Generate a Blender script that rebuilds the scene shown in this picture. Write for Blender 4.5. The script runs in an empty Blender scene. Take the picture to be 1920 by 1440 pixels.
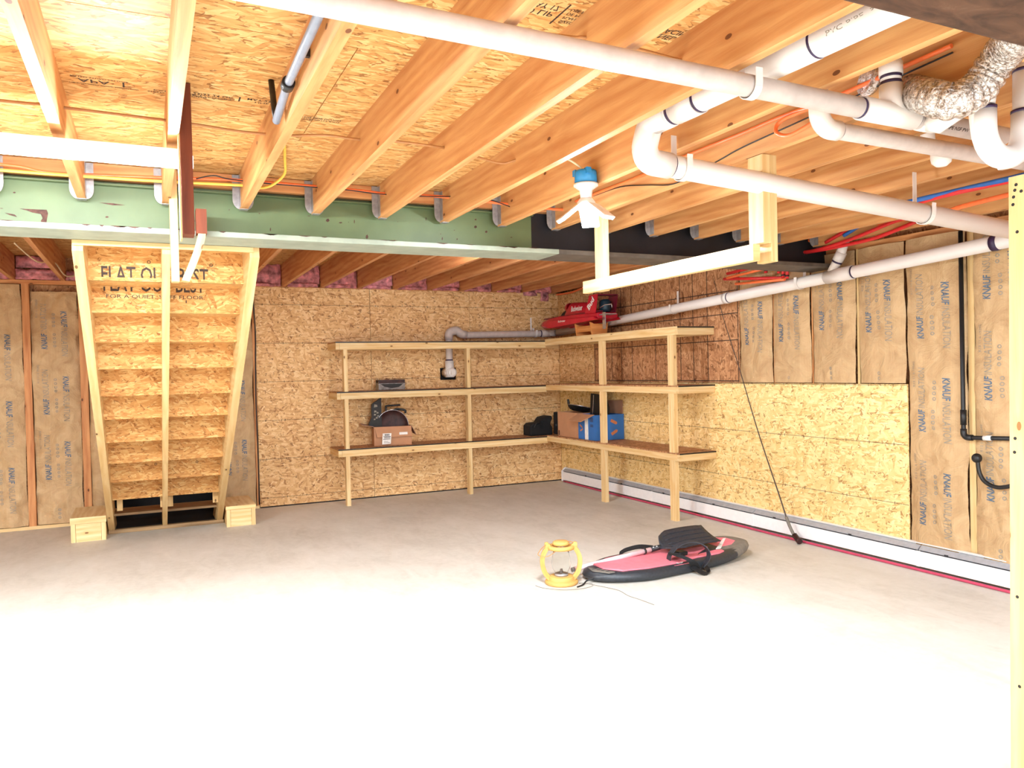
import bpy, bmesh, math, random
from mathutils import Vector, Matrix, Euler, noise
random.seed(7)
SC = bpy.context.scene
COL = SC.collection

# ------------------------------------------------------------------ camera
cam_d = bpy.data.cameras.new('camera'); cam = bpy.data.objects.new('camera', cam_d); COL.objects.link(cam)
cam_d.sensor_width = 36.0; cam_d.sensor_fit = 'HORIZONTAL'; cam_d.lens = 36.0 * 1442.99 / 1920.0
cam_d.clip_start = 0.02
RT = Vector((0.90361716, -0.42771451, -0.02315862)); UP = Vector((0.0285317, 0.00615593, 0.99957393)); FW = Vector((0.42738971, 0.90389292, -0.01776603))
mw = Matrix.Identity(4)
for i in range(3):
    mw[i][0] = RT[i]; mw[i][1] = UP[i]; mw[i][2] = -FW[i]
mw.translation = Vector((-4.66876, -8.46821, 1.39313))
cam.matrix_world = mw
SC.camera = cam

# ------------------------------------------------------------------ light and exposure
SC.view_settings.view_transform = 'Standard'; SC.view_settings.look = 'None'
SC.view_settings.gamma = 1.0; SC.view_settings.use_curve_mapping = False
SC.view_settings.exposure = 0.95
SC.cycles.use_denoising = True
SC.cycles.max_bounces = 10; SC.cycles.diffuse_bounces = 6
world = bpy.data.worlds.new('daylight'); SC.world = world; world.use_nodes = True
bg = world.node_tree.nodes['Background']; bg.inputs[0].default_value = (0.93, 0.97, 1.0, 1); bg.inputs[1].default_value = 0.6
TUBE_E = 190.0; BULB_E = 620.0

def area(name, loc, rot, sx, sy, power, color):
    l = bpy.data.lights.new(name, 'AREA'); l.shape = 'RECTANGLE'; l.size = sx; l.size_y = sy; l.energy = power; l.color = color
    o = bpy.data.objects.new(name, l); COL.objects.link(o); o.location = loc; o.rotation_euler = rot; return o
# added area lamp for assumed daylight from behind the camera, source unseen
area('assumed_daylight_behind', (-4.6, -12.6, 1.25), (math.radians(90), 0, 0), 5.6, 2.3, 80, (0.76, 0.89, 1.0))
# added lamp behind the camera, assumed ceiling light, unseen; brightens the foreground floor
area('assumed_light_behind', (-3.6, -8.9, 2.2), (0, 0, 0), 2.6, 0.6, 330, (0.78, 0.91, 1.0))
area('fill_light_left', (-7.0, -5.6, 2.2), (0, 0, 0), 1.2, 0.3, 240, (0.78, 0.91, 1.0))  # added fill lamp, unseen; brightens the stair, left batts and right wall
def point(name, loc, power, color, r):
    l = bpy.data.lights.new(name, 'POINT'); l.energy = power; l.color = color; l.shadow_soft_size = r
    o = bpy.data.objects.new(name, l); COL.objects.link(o); o.location = loc; return o

# ------------------------------------------------------------------ node helpers
def lin(c):
    def f(x):
        x /= 255.0
        return x / 12.92 if x <= 0.04045 else ((x + 0.055) / 1.055) ** 2.4
    return (f(c[0]), f(c[1]), f(c[2]), 1.0)

class NT:
    def __init__(s, name):
        s.m = bpy.data.materials.new(name); s.m.use_nodes = True
        s.t = s.m.node_tree; s.b = s.t.nodes['Principled BSDF']
    def n(s, typ, **kw):
        nd = s.t.nodes.new(typ)
        for k, v in kw.items(): setattr(nd, k, v)
        return nd
    def l(s, a, b): s.t.links.new(a, b)
    def math(s, op, a, b=None, clamp=False):
        nd = s.n('ShaderNodeMath', operation=op); nd.use_clamp = clamp
        for i, x in enumerate((a, b)):
            if x is None: continue
            if isinstance(x, (int, float)): nd.inputs[i].default_value = x
            else: s.l(x, nd.inputs[i])
        return nd.outputs[0]
    def mix(s, fac, a, b, typ='MIX'):
        nd = s.n('ShaderNodeMix', data_type='RGBA', blend_type=typ)
        for i, x in ((0, fac), (6, a), (7, b)):
            if isinstance(x, (int, float)): nd.inputs[i].default_value = x
            elif isinstance(x, tuple): nd.inputs[i].default_value = x
            else: s.l(x, nd.inputs[i])
        return nd.outputs[2]
    def ramp(s, fac, stops, interp='LINEAR'):
        nd = s.n('ShaderNodeValToRGB'); nd.color_ramp.interpolation = interp
        e = nd.color_ramp.elements
        while len(e) < len(stops): e.new(0.5)
        for i, (p, c) in enumerate(stops): e[i].position = p; e[i].color = c
        s.l(fac, nd.inputs[0]); return nd.outputs[0]
    def uv(s, rnd=True):
        u = s.n('ShaderNodeUVMap'); out = u.outputs[0]
        if rnd:
            oi = s.n('ShaderNodeObjectInfo'); c = s.n('ShaderNodeCombineXYZ')
            s.l(s.math('MULTIPLY', oi.outputs['Random'], 37.0), c.inputs[0]); s.l(s.math('MULTIPLY', oi.outputs['Random'], 91.0), c.inputs[1])
            v = s.n('ShaderNodeVectorMath', operation='ADD'); s.l(out, v.inputs[0]); s.l(c.outputs[0], v.inputs[1]); out = v.outputs[0]
            s.rnd = oi.outputs['Random']
        return out
    def map(s, vec, scale=(1, 1, 1), rot=0.0, loc=(0, 0, 0)):
        m = s.n('ShaderNodeMapping'); m.inputs['Scale'].default_value = scale; m.inputs['Rotation'].default_value = (0, 0, rot); m.inputs['Location'].default_value = loc
        s.l(vec, m.inputs[0]); return m.outputs[0]
    def noise(s, vec, scale=5, detail=4, rough=0.55, dist=0.0):
        nd = s.n('ShaderNodeTexNoise'); nd.inputs['Scale'].default_value = scale; nd.inputs['Detail'].default_value = detail
        nd.inputs['Roughness'].default_value = rough; nd.inputs['Distortion'].default_value = dist
        if vec is not None: s.l(vec, nd.inputs['Vector'])
        return nd.outputs[0]
    def bump(s, h, strength=0.3, dist=0.01):
        b = s.n('ShaderNodeBump'); b.inputs['Strength'].default_value = strength; b.inputs['Distance'].default_value = dist
        s.l(h, b.inputs['Height']); s.l(b.outputs[0], s.b.inputs['Normal'])
    def done(s, col, rough=0.6, metal=0.0, spec=0.5):
        if isinstance(col, tuple): s.b.inputs['Base Color'].default_value = col
        else: s.l(col, s.b.inputs['Base Color'])
        s.b.inputs['Roughness'].default_value = rough; s.b.inputs['Metallic'].default_value = metal; s.b.inputs['Specular IOR Level'].default_value = spec
        return s.m

def plain(name, rgb, rough=0.5, metal=0.0, var=0.06, scale=30.0, bump=0.0):
    t = NT(name); g = t.n('ShaderNodeTexCoord').outputs['Object']
    nz = t.noise(g, scale, 4)
    c = lin(rgb); d = tuple(x * (1 - var * 2.2) for x in c[:3]) + (1,); e = tuple(min(1, x * (1 + var)) for x in c[:3]) + (1,)
    col = t.ramp(nz, [(0.3, d), (0.7, e)])
    if bump: t.bump(nz, bump, 0.004)
    return t.done(col, rough, metal)

def lumber(name, base, dark, knot, tint=0.12, rough=0.6):
    t = NT(name); uv = t.uv()
    g1 = t.noise(t.map(uv, (1.0, 11.0, 1)), 1.6, 5, 0.6, 0.8)
    wv = t.n('ShaderNodeTexWave', wave_type='BANDS', bands_direction='Y'); wv.inputs['Scale'].default_value = 3.1; wv.inputs['Distortion'].default_value = 11.0
    wv.inputs['Detail'].default_value = 2.0; wv.inputs['Detail Scale'].default_value = 0.55
    t.l(t.map(uv, (0.5, 2.2, 1)), wv.inputs['Vector'])
    fine = t.noise(t.map(uv, (4.0, 150.0, 1)), 2.0, 3)
    f = t.math('ADD', t.math('MULTIPLY', g1, 0.65), t.math('ADD', t.math('MULTIPLY', wv.outputs[1], 0.11), t.math('MULTIPLY', fine, 0.16)))
    col = t.ramp(f, [(0.30, lin(dark)), (0.62, lin(base)), (0.85, tuple(min(1, x * 1.12) for x in lin(base)[:3]) + (1,))])
    vo = t.n('ShaderNodeTexVoronoi', voronoi_dimensions='2D', feature='F1'); vo.inputs['Scale'].default_value = 1.0; vo.inputs['Randomness'].default_value = 1.0
    t.l(t.map(uv, (2.6, 5.2, 1)), vo.inputs['Vector'])
    sel = t.n('ShaderNodeSeparateColor'); t.l(vo.outputs['Color'], sel.inputs[0])
    k = t.math('MULTIPLY', t.math('LESS_THAN', vo.outputs['Distance'], 0.038), t.math('GREATER_THAN', sel.outputs[0], 0.55))
    halo = t.math('MULTIPLY', t.math('MULTIPLY', t.math('SUBTRACT', 0.13, vo.outputs['Distance'], clamp=True), 6.0), t.math('GREATER_THAN', sel.outputs[0], 0.55), clamp=True)
    col = t.mix(halo, col, lin(dark)); col = t.mix(t.math('MULTIPLY', k, 0.85), col, lin(knot))
    tn = t.math('ADD', t.math('MULTIPLY', t.rnd, tint), 1.0 - tint * 0.6)
    cc = t.n('ShaderNodeCombineColor'); [t.l(tn, cc.inputs[i]) for i in range(3)]
    col = t.mix(1.0, col, cc.outputs[0], 'MULTIPLY')
    t.bump(f, 0.12, 0.003)
    return t.done(col, rough, 0, 0.3)

def osb(name, stops, lines=None, uvrot=0.0, strand=(9.0, 46.0), stain=None, angs=(0.5, -0.85, 1.25, 0.05)):
    t = NT(name); uv0 = t.uv(); raw = t.n('ShaderNodeUVMap').outputs[0]
    wob = t.noise(uv0, 3.0, 2)
    uv = t.n('ShaderNodeVectorMath', operation='ADD'); t.l(uv0, uv.inputs[0]); wn = t.n('ShaderNodeVectorMath', operation='SCALE'); cw = t.n('ShaderNodeCombineXYZ'); t.l(wob, cw.inputs[0]); t.l(wob, cw.inputs[1]); t.l(cw.outputs[0], wn.inputs[0]); wn.inputs['Scale'].default_value = 0.08; t.l(wn.outputs[0], uv.inputs[1]); uv = uv.outputs[0]
    vals = []; edges = []
    for i, (ang, sc) in enumerate(zip(angs, (1.0, 1.15, 0.9, 1.3))):
        v = t.n('ShaderNodeTexVoronoi', voronoi_dimensions='2D', feature='F1'); v.inputs['Scale'].default_value = 1.0
        t.l(t.map(t.map(uv, (1, 1, 1), ang + uvrot), (strand[0] * sc, strand[1] * sc, 1), 0.0, (i * 3.7, i * 1.3, 0)), v.inputs['Vector'])
        s = t.n('ShaderNodeSeparateColor'); t.l(v.outputs['Color'], s.inputs[0])
        vals.append((s.outputs[0], s.outputs[1])); edges.append(v.outputs['Distance'])
    cur = vals[0][0]; ed = edges[0]
    for (r, sel), e, th in zip(vals[1:], edges[1:], (0.5, 0.66, 0.6)):
        m = t.math('GREATER_THAN', sel, th)
        cur = t.math('ADD', t.math('MULTIPLY', r, m), t.math('MULTIPLY', cur, t.math('SUBTRACT', 1.0, m)))
        ed = t.math('ADD', t.math('MULTIPLY', e, m), t.math('MULTIPLY', ed, t.math('SUBTRACT', 1.0, m)))
    f = t.math('ADD', t.math('MULTIPLY', cur, 0.62), t.math('MULTIPLY', t.noise(t.map(t.map(uv, (1, 1, 1), 0.2 + uvrot), (14, 60, 1)), 3.0, 5), 0.42))
    col = t.ramp(f, [(p, lin(c)) for p, c in stops])
    gap = t.math('MULTIPLY', t.math('GREATER_THAN', ed, 0.62), t.math('GREATER_THAN', t.noise(uv, 16.0, 2), 0.53))
    col = t.mix(t.math('MULTIPLY', gap, 0.75), col, lin(stops[0][1]))
    if stain:
        col = t.mix(t.math('MULTIPLY', t.noise(uv0, 1.3, 4), 1.0), col, t.mix(1.0, col, lin(stain), 'MULTIPLY'))
    if lines:
        sp, off, lc = lines
        sx = t.n('ShaderNodeSeparateXYZ'); t.l(raw, sx.inputs[0])
        d = t.math('ABSOLUTE', t.math('SUBTRACT', t.math('FRACT', t.math('MULTIPLY', t.math('ADD', sx.outputs[1], off + sp / 2), 1 / sp)), 0.5))
        ln = t.math('MULTIPLY', t.math('LESS_THAN', d, 0.0022 / sp), t.math('GREATER_THAN', t.noise(uv0, 60, 2), 0.36))
        dx = t.math('ABSOLUTE', t.math('SUBTRACT', t.math('FRACT', t.math('MULTIPLY', sx.outputs[0], 1 / 0.2032)), 0.5))
        tk = t.math('MULTIPLY', t.math('LESS_THAN', dx, 0.018), t.math('LESS_THAN', d, 0.010 / sp))
        col = t.mix(t.math('MULTIPLY', t.math('MAXIMUM', ln, tk), 0.8), col, lin(lc))
    t.bump(f, 0.25, 0.002)
    return t.done(col, 0.65, 0, 0.25)

M = {}
M['joist'] = lumber('fir joist lumber', (212, 164, 108), (182, 122, 72), (88, 46, 26))
M['far_joist'] = lumber('reddish joist lumber', (222, 166, 114), (186, 118, 72), (90, 45, 25))
M['pine'] = lumber('pale pine lumber', (236, 212, 164), (214, 174, 114), (110, 66, 34))
M['post'] = lumber('yellow pine post', (222, 194, 142), (202, 162, 104), (80, 48, 26))
M['yellow_post'] = lumber('golden post lumber', (204, 172, 120), (186, 148, 92), (120, 70, 30))
M['stud'] = lumber('aged stud lumber', (220, 160, 104), (180, 112, 66), (80, 42, 24))
M['shaded_brown'] = lumber('shade darkened reddish board', (120, 58, 32), (84, 36, 18), (40, 18, 10))  # hanging board's shade put into the colour; also used for the brown block
M['oldwood'] = lumber('grubby sill lumber', (176, 142, 100), (120, 92, 62), (50, 36, 22))
M['osb'] = osb('osb subfloor', [(0.15, (128, 78, 36)), (0.26, (190, 136, 76)), (0.55, (206, 156, 94)), (0.8, (220, 180, 120)), (1.0, (234, 204, 152))], uvrot=0.0, strand=(12.0, 58.0), angs=(0.22, -0.5, 0.8, -0.08))
M['osb_wall'] = osb('osb wall', [(0.15, (128, 80, 46)), (0.26, (206, 158, 106)), (0.55, (224, 182, 128)), (0.8, (236, 202, 150)), (1.0, (248, 226, 184))], lines=(0.41, 0.0, (60, 40, 30)), strand=(14.0, 56.0))
M['osb_pale'] = osb('osb pale wall', [(0.15, (150, 104, 56)), (0.26, (226, 188, 122)), (0.55, (238, 206, 142)), (0.8, (246, 220, 162)), (1.0, (252, 236, 196))], lines=(0.41, 0.0, (70, 50, 40)), strand=(14.0, 56.0))
M['osb_dark'] = osb('osb weathered', [(0.14, (96, 60, 38)), (0.28, (160, 112, 76)), (0.6, (184, 134, 94)), (0.85, (204, 158, 116)), (1.0, (232, 198, 160))], uvrot=1.57, strand=(14.0, 56.0))
M['osb_stair'] = osb('osb stair', [(0.14, (128, 78, 36)), (0.26, (190, 134, 74)), (0.55, (204, 152, 88)), (0.8, (218, 178, 116)), (1.0, (230, 202, 150))], strand=(17, 74), angs=(0.3, -0.5, 0.9, 0.0))
M['green'] = plain('green beam paint', (100, 116, 78), 0.5, 0, 0.08, 4.0, 0.1)
M['greenpale'] = plain('pale flange paint', (152, 162, 146), 0.5, 0, 0.10, 9.0, 0.1)
M['rust'] = plain('rusty chip', (88, 56, 46), 0.8, 0, 0.25, 60)
M['black_steel'] = plain('black primed steel', (22, 22, 28), 0.55, 0, 0.2, 6.0)
M['flange_dark'] = plain('worn primed flange', (92, 82, 72), 0.6, 0, 0.2, 8.0)
M['galv'] = plain('galvanised steel', (168, 164, 164), 0.45, 0.55, 0.12, 40)
M['pvc'] = plain('white pvc', (224, 217, 212), 0.35, 0, 0.03, 3.0)
M['pvc_dusty'] = plain('dusty pvc', (198, 186, 180), 0.5, 0, 0.06, 20.0)
M['purple'] = plain('purple primer', (52, 34, 70), 0.5, 0, 0.2, 50)
M['kraft'] = None
M['ink_blue'] = plain('blue ink', (92, 112, 132), 0.7, 0, 0.1)
M['ink_grey'] = plain('grey ink', (150, 142, 128), 0.7, 0, 0.1)
M['ink_black'] = plain('black ink', (62, 44, 34), 0.7, 0, 0.1)
M['pink'] = plain('pink fibreglass', (226, 146, 152), 0.9, 0, 0.35, 14, 0.8)
M['pex_orange'] = plain('orange tube', (238, 116, 62), 0.4)
M['pex_red'] = plain('red tube', (206, 40, 42), 0.4)
M['pex_blue'] = plain('blue tube', (40, 96, 168), 0.4)
M['hose'] = plain('pink hose', (196, 66, 96), 0.5)
M['tan_wire'] = plain('tan wire', (176, 122, 72), 0.5)
M['pale_wire'] = plain('pale wire', (226, 206, 170), 0.5)
M['yellow_wire'] = plain('yellow wire', (236, 196, 80), 0.45)
M['black'] = plain('black plastic', (20, 20, 22), 0.45, 0, 0.2)
M['rubber'] = plain('black rubber', (44, 46, 54), 0.6, 0, 0.2, 60, 0.1)
M['conduit'] = plain('grey conduit', (132, 140, 156), 0.35)
M['cardboard'] = plain('brown cardboard', (190, 140, 104), 0.8, 0, 0.05, 8)
M['cardboard_in'] = plain('cardboard inside', (172, 130, 106), 0.8, 0, 0.05, 8)
M['paper'] = plain('white paper', (240, 238, 234), 0.7)
M['bluebox'] = plain('blue carton', (50, 112, 186), 0.6, 0, 0.06, 6)
M['bluebox_shaded'] = plain('shaded blue carton', (36, 74, 122), 0.6, 0, 0.06, 6)  # blue carton with its side's shade put into the colour, unused
M['spark'] = plain('orange print', (206, 128, 84), 0.6)
M['bluecap'] = plain('blue electrical box', (34, 136, 200), 0.4)
M['porcelain'] = plain('white lampholder', (238, 238, 240), 0.3)
M['heater'] = plain('white enamel', (240, 240, 242), 0.35, 0, 0.02)
M['slot'] = plain('heater slot shade', (40, 42, 48), 0.6)
M['louver'] = plain('grey louver', (176, 180, 188), 0.4, 0.2)
M['red'] = plain('red gelcoat', (196, 26, 48), 0.35, 0, 0.06, 12)
M['darkred'] = plain('dark red gelcoat', (112, 22, 44), 0.4, 0, 0.08, 12)
M['teal'] = plain('dark teal engine', (26, 50, 64), 0.4, 0.2)
M['chrome'] = plain('bright metal', (210, 210, 216), 0.2, 0.9)
M['standwood'] = lumber('orange stand wood', (214, 148, 84), (186, 112, 56), (90, 50, 24))
M['lantern'] = lumber('honey lantern wood', (216, 172, 102), (194, 142, 72), (140, 82, 34))
M['boardpink'] = plain('pink foam pad', (232, 122, 136), 0.6, 0, 0.06, 20, 0.05)
M['boardpale'] = plain('pale pink print', (238, 176, 176), 0.6)
M['boardblack'] = plain('charcoal board', (42, 46, 52), 0.45, 0, 0.15, 60, 0.05)
M['boardgrey'] = plain('grey rail', (120, 114, 106), 0.6, 0, 0.1, 30)
M['shaft'] = plain('pale pink shaft', (236, 206, 212), 0.35)
M['dark_brown'] = plain('dark rusty metal', (64, 34, 32), 0.5, 0.2, 0.3, 18)
M['fabric_black'] = plain('black fabric', (16, 16, 19), 0.85, 0, 0.2, 50)
M['silver'] = plain('silver foil tray', (150, 150, 152), 0.3, 0.7, 0.2, 30)
M['void'] = plain('dark gaps and shade', (22, 18, 18), 0.9)  # darkness of the stair recess put into the colour; gaps share it
M['rodcolor'] = plain('brown rod', (70, 54, 48), 0.5)

def kraft_mat():
    t = NT('kraft paper facing'); uv = t.uv()
    w = t.noise(t.map(uv, (1, 1, 1)), 5.0, 6, 0.62, 1.2)
    f2 = t.noise(t.map(uv, (60, 2.0, 1)), 3.0, 2)
    col = t.ramp(t.math('ADD', t.math('MULTIPLY', w, 0.8), t.math('MULTIPLY', f2, 0.2)), [(0.3, lin((174, 140, 100))), (0.55, lin((196, 164, 122))), (0.8, lin((212, 182, 142)))])
    cr = t.n('ShaderNodeTexVoronoi', feature='DISTANCE_TO_EDGE', voronoi_dimensions='2D'); cr.inputs['Scale'].default_value = 7.0
    t.l(t.map(uv, (1, 0.7, 1), 0.3), cr.inputs['Vector'])
    h = t.math('ADD', w, t.math('MULTIPLY', cr.outputs[0], 0.5))
    t.bump(h, 0.85, 0.03)
    return t.done(col, 0.6, 0, 0.3)
M['kraft'] = kraft_mat()

def concrete():
    t = NT('concrete floor'); g = t.n('ShaderNodeTexCoord').outputs['Object']
    a = t.noise(g, 0.7, 6, 0.6, 0.3); b = t.noise(t.map(g, (3.0, 1.2, 1), 0.3), 2.2, 5, 0.7, 0.6); c = t.noise(g, 22, 4, 0.7)
    f = t.math('ADD', t.math('MULTIPLY', a, 0.45), t.math('ADD', t.math('MULTIPLY', b, 0.35), t.math('MULTIPLY', c, 0.2)))
    col = t.ramp(f, [(0.32, lin((178, 172, 160))), (0.5, lin((202, 197, 187))), (0.68, lin((215, 211, 203)))])
    sp = t.n('ShaderNodeTexVoronoi', feature='F1', voronoi_dimensions='2D'); sp.inputs['Scale'].default_value = 1.1
    t.l(t.map(g, (1.0, 1.6, 1), 0.5), sp.inputs['Vector'])
    dd = t.math('ADD', sp.outputs['Distance'], t.math('MULTIPLY', c, 0.05))
    col = t.mix(t.math('MULTIPLY', t.math('LESS_THAN', dd, 0.07), 0.12), col, lin((172, 164, 152)))
    t.bump(c, 0.06, 0.003)
    return t.done(col, 0.55, 0, 0.3)
M['concrete'] = concrete()

def foil():
    t = NT('crinkled foil'); g = t.n('ShaderNodeTexCoord').outputs['Object']
    w = t.noise(g, 90, 5, 0.7, 1.0)
    col = t.ramp(w, [(0.38, lin((130, 112, 98))), (0.58, lin((244, 240, 236)))])
    t.bump(w, 0.9, 0.006)
    return t.done(col, 0.18, 0.95)
M['foil'] = foil()
def ductmat():
    t = NT('dark stained duct'); g = t.n('ShaderNodeTexCoord').outputs['Object']
    w = t.noise(t.map(g, (1.5, 4.0, 1)), 3.5, 6, 0.65, 0.8)
    col = t.ramp(w, [(0.35, lin((50, 30, 22))), (0.6, lin((86, 58, 42))), (0.72, lin((104, 82, 64))), (0.8, lin((150, 134, 118)))])
    return t.done(col, 0.6, 0, 0.3)
M['duct'] = ductmat()
def glass():
    t = NT('clear lantern glass'); b = t.b
    b.inputs['Base Color'].default_value = (0.97, 0.98, 0.97, 1); b.inputs['Transmission Weight'].default_value = 1.0; b.inputs['Roughness'].default_value = 0.02; b.inputs['IOR'].default_value = 1.15
    return t.m
M['glass'] = glass()
def emit(name, col, s):
    t = NT(name); t.b.inputs['Base Color'].default_value = (0.9, 0.9, 0.9, 1); t.b.inputs['Emission Color'].default_value = col; t.b.inputs['Emission Strength'].default_value = s; return t.m
M['tube'] = emit('lit tube', (0.84, 0.93, 1.0, 1), TUBE_E)
M['bulb'] = emit('lit bulb', (0.80, 0.91, 1.0, 1), BULB_E)

# ------------------------------------------------------------------ mesh helpers
class MB:
    def __init__(s): s.v = []; s.f = []; s.uv = []; s.mi = []; s.sm = []
    def face(s, idx, uvs, mi=0, sm=False):
        s.f.append(tuple(idx)); s.uv.append(list(uvs)); s.mi.append(mi); s.sm.append(sm)
    def box(s, p0, p1, g=0, mi=0, M4=None):
        x0, y0, z0 = [min(a, b) for a, b in zip(p0, p1)]; x1, y1, z1 = [max(a, b) for a, b in zip(p0, p1)]
        P = [Vector((x, y, z)) for z in (z0, z1) for y in (y0, y1) for x in (x0, x1)]
        b = len(s.v)
        for fi, ax in (((0, 2, 3, 1), 2), ((4, 5, 7, 6), 2), ((0, 1, 5, 4), 1), ((2, 6, 7, 3), 1), ((0, 4, 6, 2), 0), ((1, 3, 7, 5), 0)):
            oth = [a for a in (0, 1, 2) if a != ax]
            ua = g if g in oth else oth[0]; va = [a for a in oth if a != ua][0]
            s.face([b + i for i in fi], [(P[i][ua], P[i][va] + ax * 0.31) for i in fi], mi)
        s.v += [(M4 @ p) if M4 else p for p in P]
        return s
    def beam(s, a, b, w, h, up=(0, 0, 1), mi=0):
        a = Vector(a); b = Vector(b); d = (b - a); L = d.length; d.normalize()
        sd = d.cross(Vector(up)).normalized(); u = sd.cross(d)
        m = Matrix((( d.x, sd.x, u.x, a.x), (d.y, sd.y, u.y, a.y), (d.z, sd.z, u.z, a.z), (0, 0, 0, 1)))
        return s.box((0, -w / 2, -h / 2), (L, w / 2, h / 2), 0, mi, m)
    def sweep(s, path, r, n=16, mi=0, cap=True, sm=True):
        P = [Vector(p) for p in path]; k = len(P)
        R = r if isinstance(r, (list, tuple)) else [r] * k
        T = [((P[min(i + 1, k - 1)] - P[max(i - 1, 0)]).normalized() if (P[min(i + 1, k - 1)] - P[max(i - 1, 0)]).length > 1e-9 else Vector((0, 0, 1))) for i in range(k)]
        ref = Vector((0, 0, 1)) if abs(T[0].z) < 0.9 else Vector((1, 0, 0))
        nrm = (ref - T[0] * ref.dot(T[0])).normalized(); b0 = len(s.v); L = 0
        Ls = []
        for i in range(k):
            nrm = (nrm - T[i] * nrm.dot(T[i])).normalized(); bi = T[i].cross(nrm)
            if i: L += (P[i] - P[i - 1]).length
            Ls.append(L)
            for j in range(n):
                a = 2 * math.pi * j / n; s.v.append(P[i] + (nrm * math.cos(a) + bi * math.sin(a)) * R[i])
        for i in range(k - 1):
            for j in range(n):
                j2 = (j + 1) % n; q = (b0 + i * n + j, b0 + i * n + j2, b0 + (i + 1) * n + j2, b0 + (i + 1) * n + j)
                s.face(q, [(Ls[i], j / n), (Ls[i], (j + 1) / n), (Ls[i + 1], (j + 1) / n), (Ls[i + 1], j / n)], mi, sm)
        if cap:
            s.face([b0 + j for j in range(n)][::-1], [(0, 0)] * n, mi); s.face([b0 + (k - 1) * n + j for j in range(n)], [(0, 0)] * n, mi)
        return s
    def lathe(s, prof, n=24, M4=None, mi=0, sm=True):
        b0 = len(s.v); k = len(prof)
        for r, z in prof:
            for j in range(n):
                a = 2 * math.pi * j / n; p = Vector((r * math.cos(a), r * math.sin(a), z)); s.v.append(M4 @ p if M4 else p)
        for i in range(k - 1):
            for j in range(n):
                j2 = (j + 1) % n
                s.face((b0 + i * n + j, b0 + i * n + j2, b0 + (i + 1) * n + j2, b0 + (i + 1) * n + j), [(j / n, i / k), ((j + 1) / n, i / k), ((j + 1) / n, (i + 1) / k), (j / n, (i + 1) / k)], mi, sm)
        return s
    def prism(s, pts, d, mi=0):
        """closed outline (list of 3D points, planar) extruded by vector d"""
        b = len(s.v); n = len(pts); P = [Vector(p) for p in pts]; D = Vector(d)
        s.v += P + [p + D for p in P]
        ax = max(range(3), key=lambda i: abs(D[i])); o = [i for i in range(3) if i != ax]
        s.face([b + i for i in range(n)][::-1], [(P[i][o[0]], P[i][o[1]]) for i in range(n)][::-1], mi)
        s.face([b + n + i for i in range(n)], [(P[i][o[0]], P[i][o[1]]) for i in range(n)], mi)
        L = 0
        for i in range(n):
            j = (i + 1) % n; l = (P[j] - P[i]).length
            s.face((b + i, b + j, b + n + j, b + n + i), [(L, 0), (L + l, 0), (L + l, D.length), (L, D.length)], mi); L += l
        return s
    def grid(s, fn, nu, nv, mi=0, sm=True, uvs=(1, 1)):
        b = len(s.v)
        for i in range(nu + 1):
            for j in range(nv + 1): s.v.append(Vector(fn(i / nu, j / nv)))
        for i in range(nu):
            for j in range(nv):
                q = (b + i * (nv + 1) + j, b + (i + 1) * (nv + 1) + j, b + (i + 1) * (nv + 1) + j + 1, b + i * (nv + 1) + j + 1)
                s.face(q, [(a / nu * uvs[0], c / nv * uvs[1]) for a, c in ((i, j), (i + 1, j), (i + 1, j + 1), (i, j + 1))], mi, sm)
        return s

WL = {}
def wloc(o): return WL.get(o.name, Vector((0, 0, 0))) if o else Vector((0, 0, 0))
def build(name, mb, mats, parent=None, local=False, fix=True, bevel=0.0, kind=None):
    me = bpy.data.meshes.new(name); L = Vector((0, 0, 0)) if local else wloc(parent)
    me.from_pydata([tuple(Vector(v) - L) for v in mb.v], [], mb.f)
    ul = me.uv_layers.new(name='UVMap')
    flat = [c for f in mb.uv for uv in f for c in uv]
    ul.data.foreach_set('uv', flat)
    for m in (mats if isinstance(mats, (list, tuple)) else [mats]): me.materials.append(M[m])
    me.polygons.foreach_set('material_index', mb.mi); me.polygons.foreach_set('use_smooth', mb.sm)
    if fix:
        bm = bmesh.new(); bm.from_mesh(me); bmesh.ops.recalc_face_normals(bm, faces=bm.faces); bm.to_mesh(me); bm.free()
    me.update()
    o = bpy.data.objects.new(name, me); COL.objects.link(o)
    if parent: o.parent = parent; WL[o.name] = L.copy()
    if bevel:
        b = o.modifiers.new('edge', 'BEVEL'); b.width = bevel; b.segments = 2; b.limit_method = 'ANGLE'; b.angle_limit = math.radians(50)
    if kind: o['kind'] = kind
    return o
def part_copy(src, parent, dloc):
    c = src.copy(); COL.objects.link(c); c.parent = parent; c.location = src.location + Vector(dloc); return c
def root(name, loc, label=None, cat=None, group=None, kind=None, rz=0.0):
    o = bpy.data.objects.new(name, None); COL.objects.link(o); o.location = loc; o.empty_display_size = 0.1; o.rotation_euler = (0, 0, rz)
    WL[o.name] = Vector(loc)
    tag(o, label, cat, group, kind); return o
def tag(o, label=None, cat=None, group=None, kind=None):
    if label: o['label'] = label
    if cat: o['category'] = cat
    if group: o['group'] = group
    if kind: o['kind'] = kind
    return o
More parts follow.
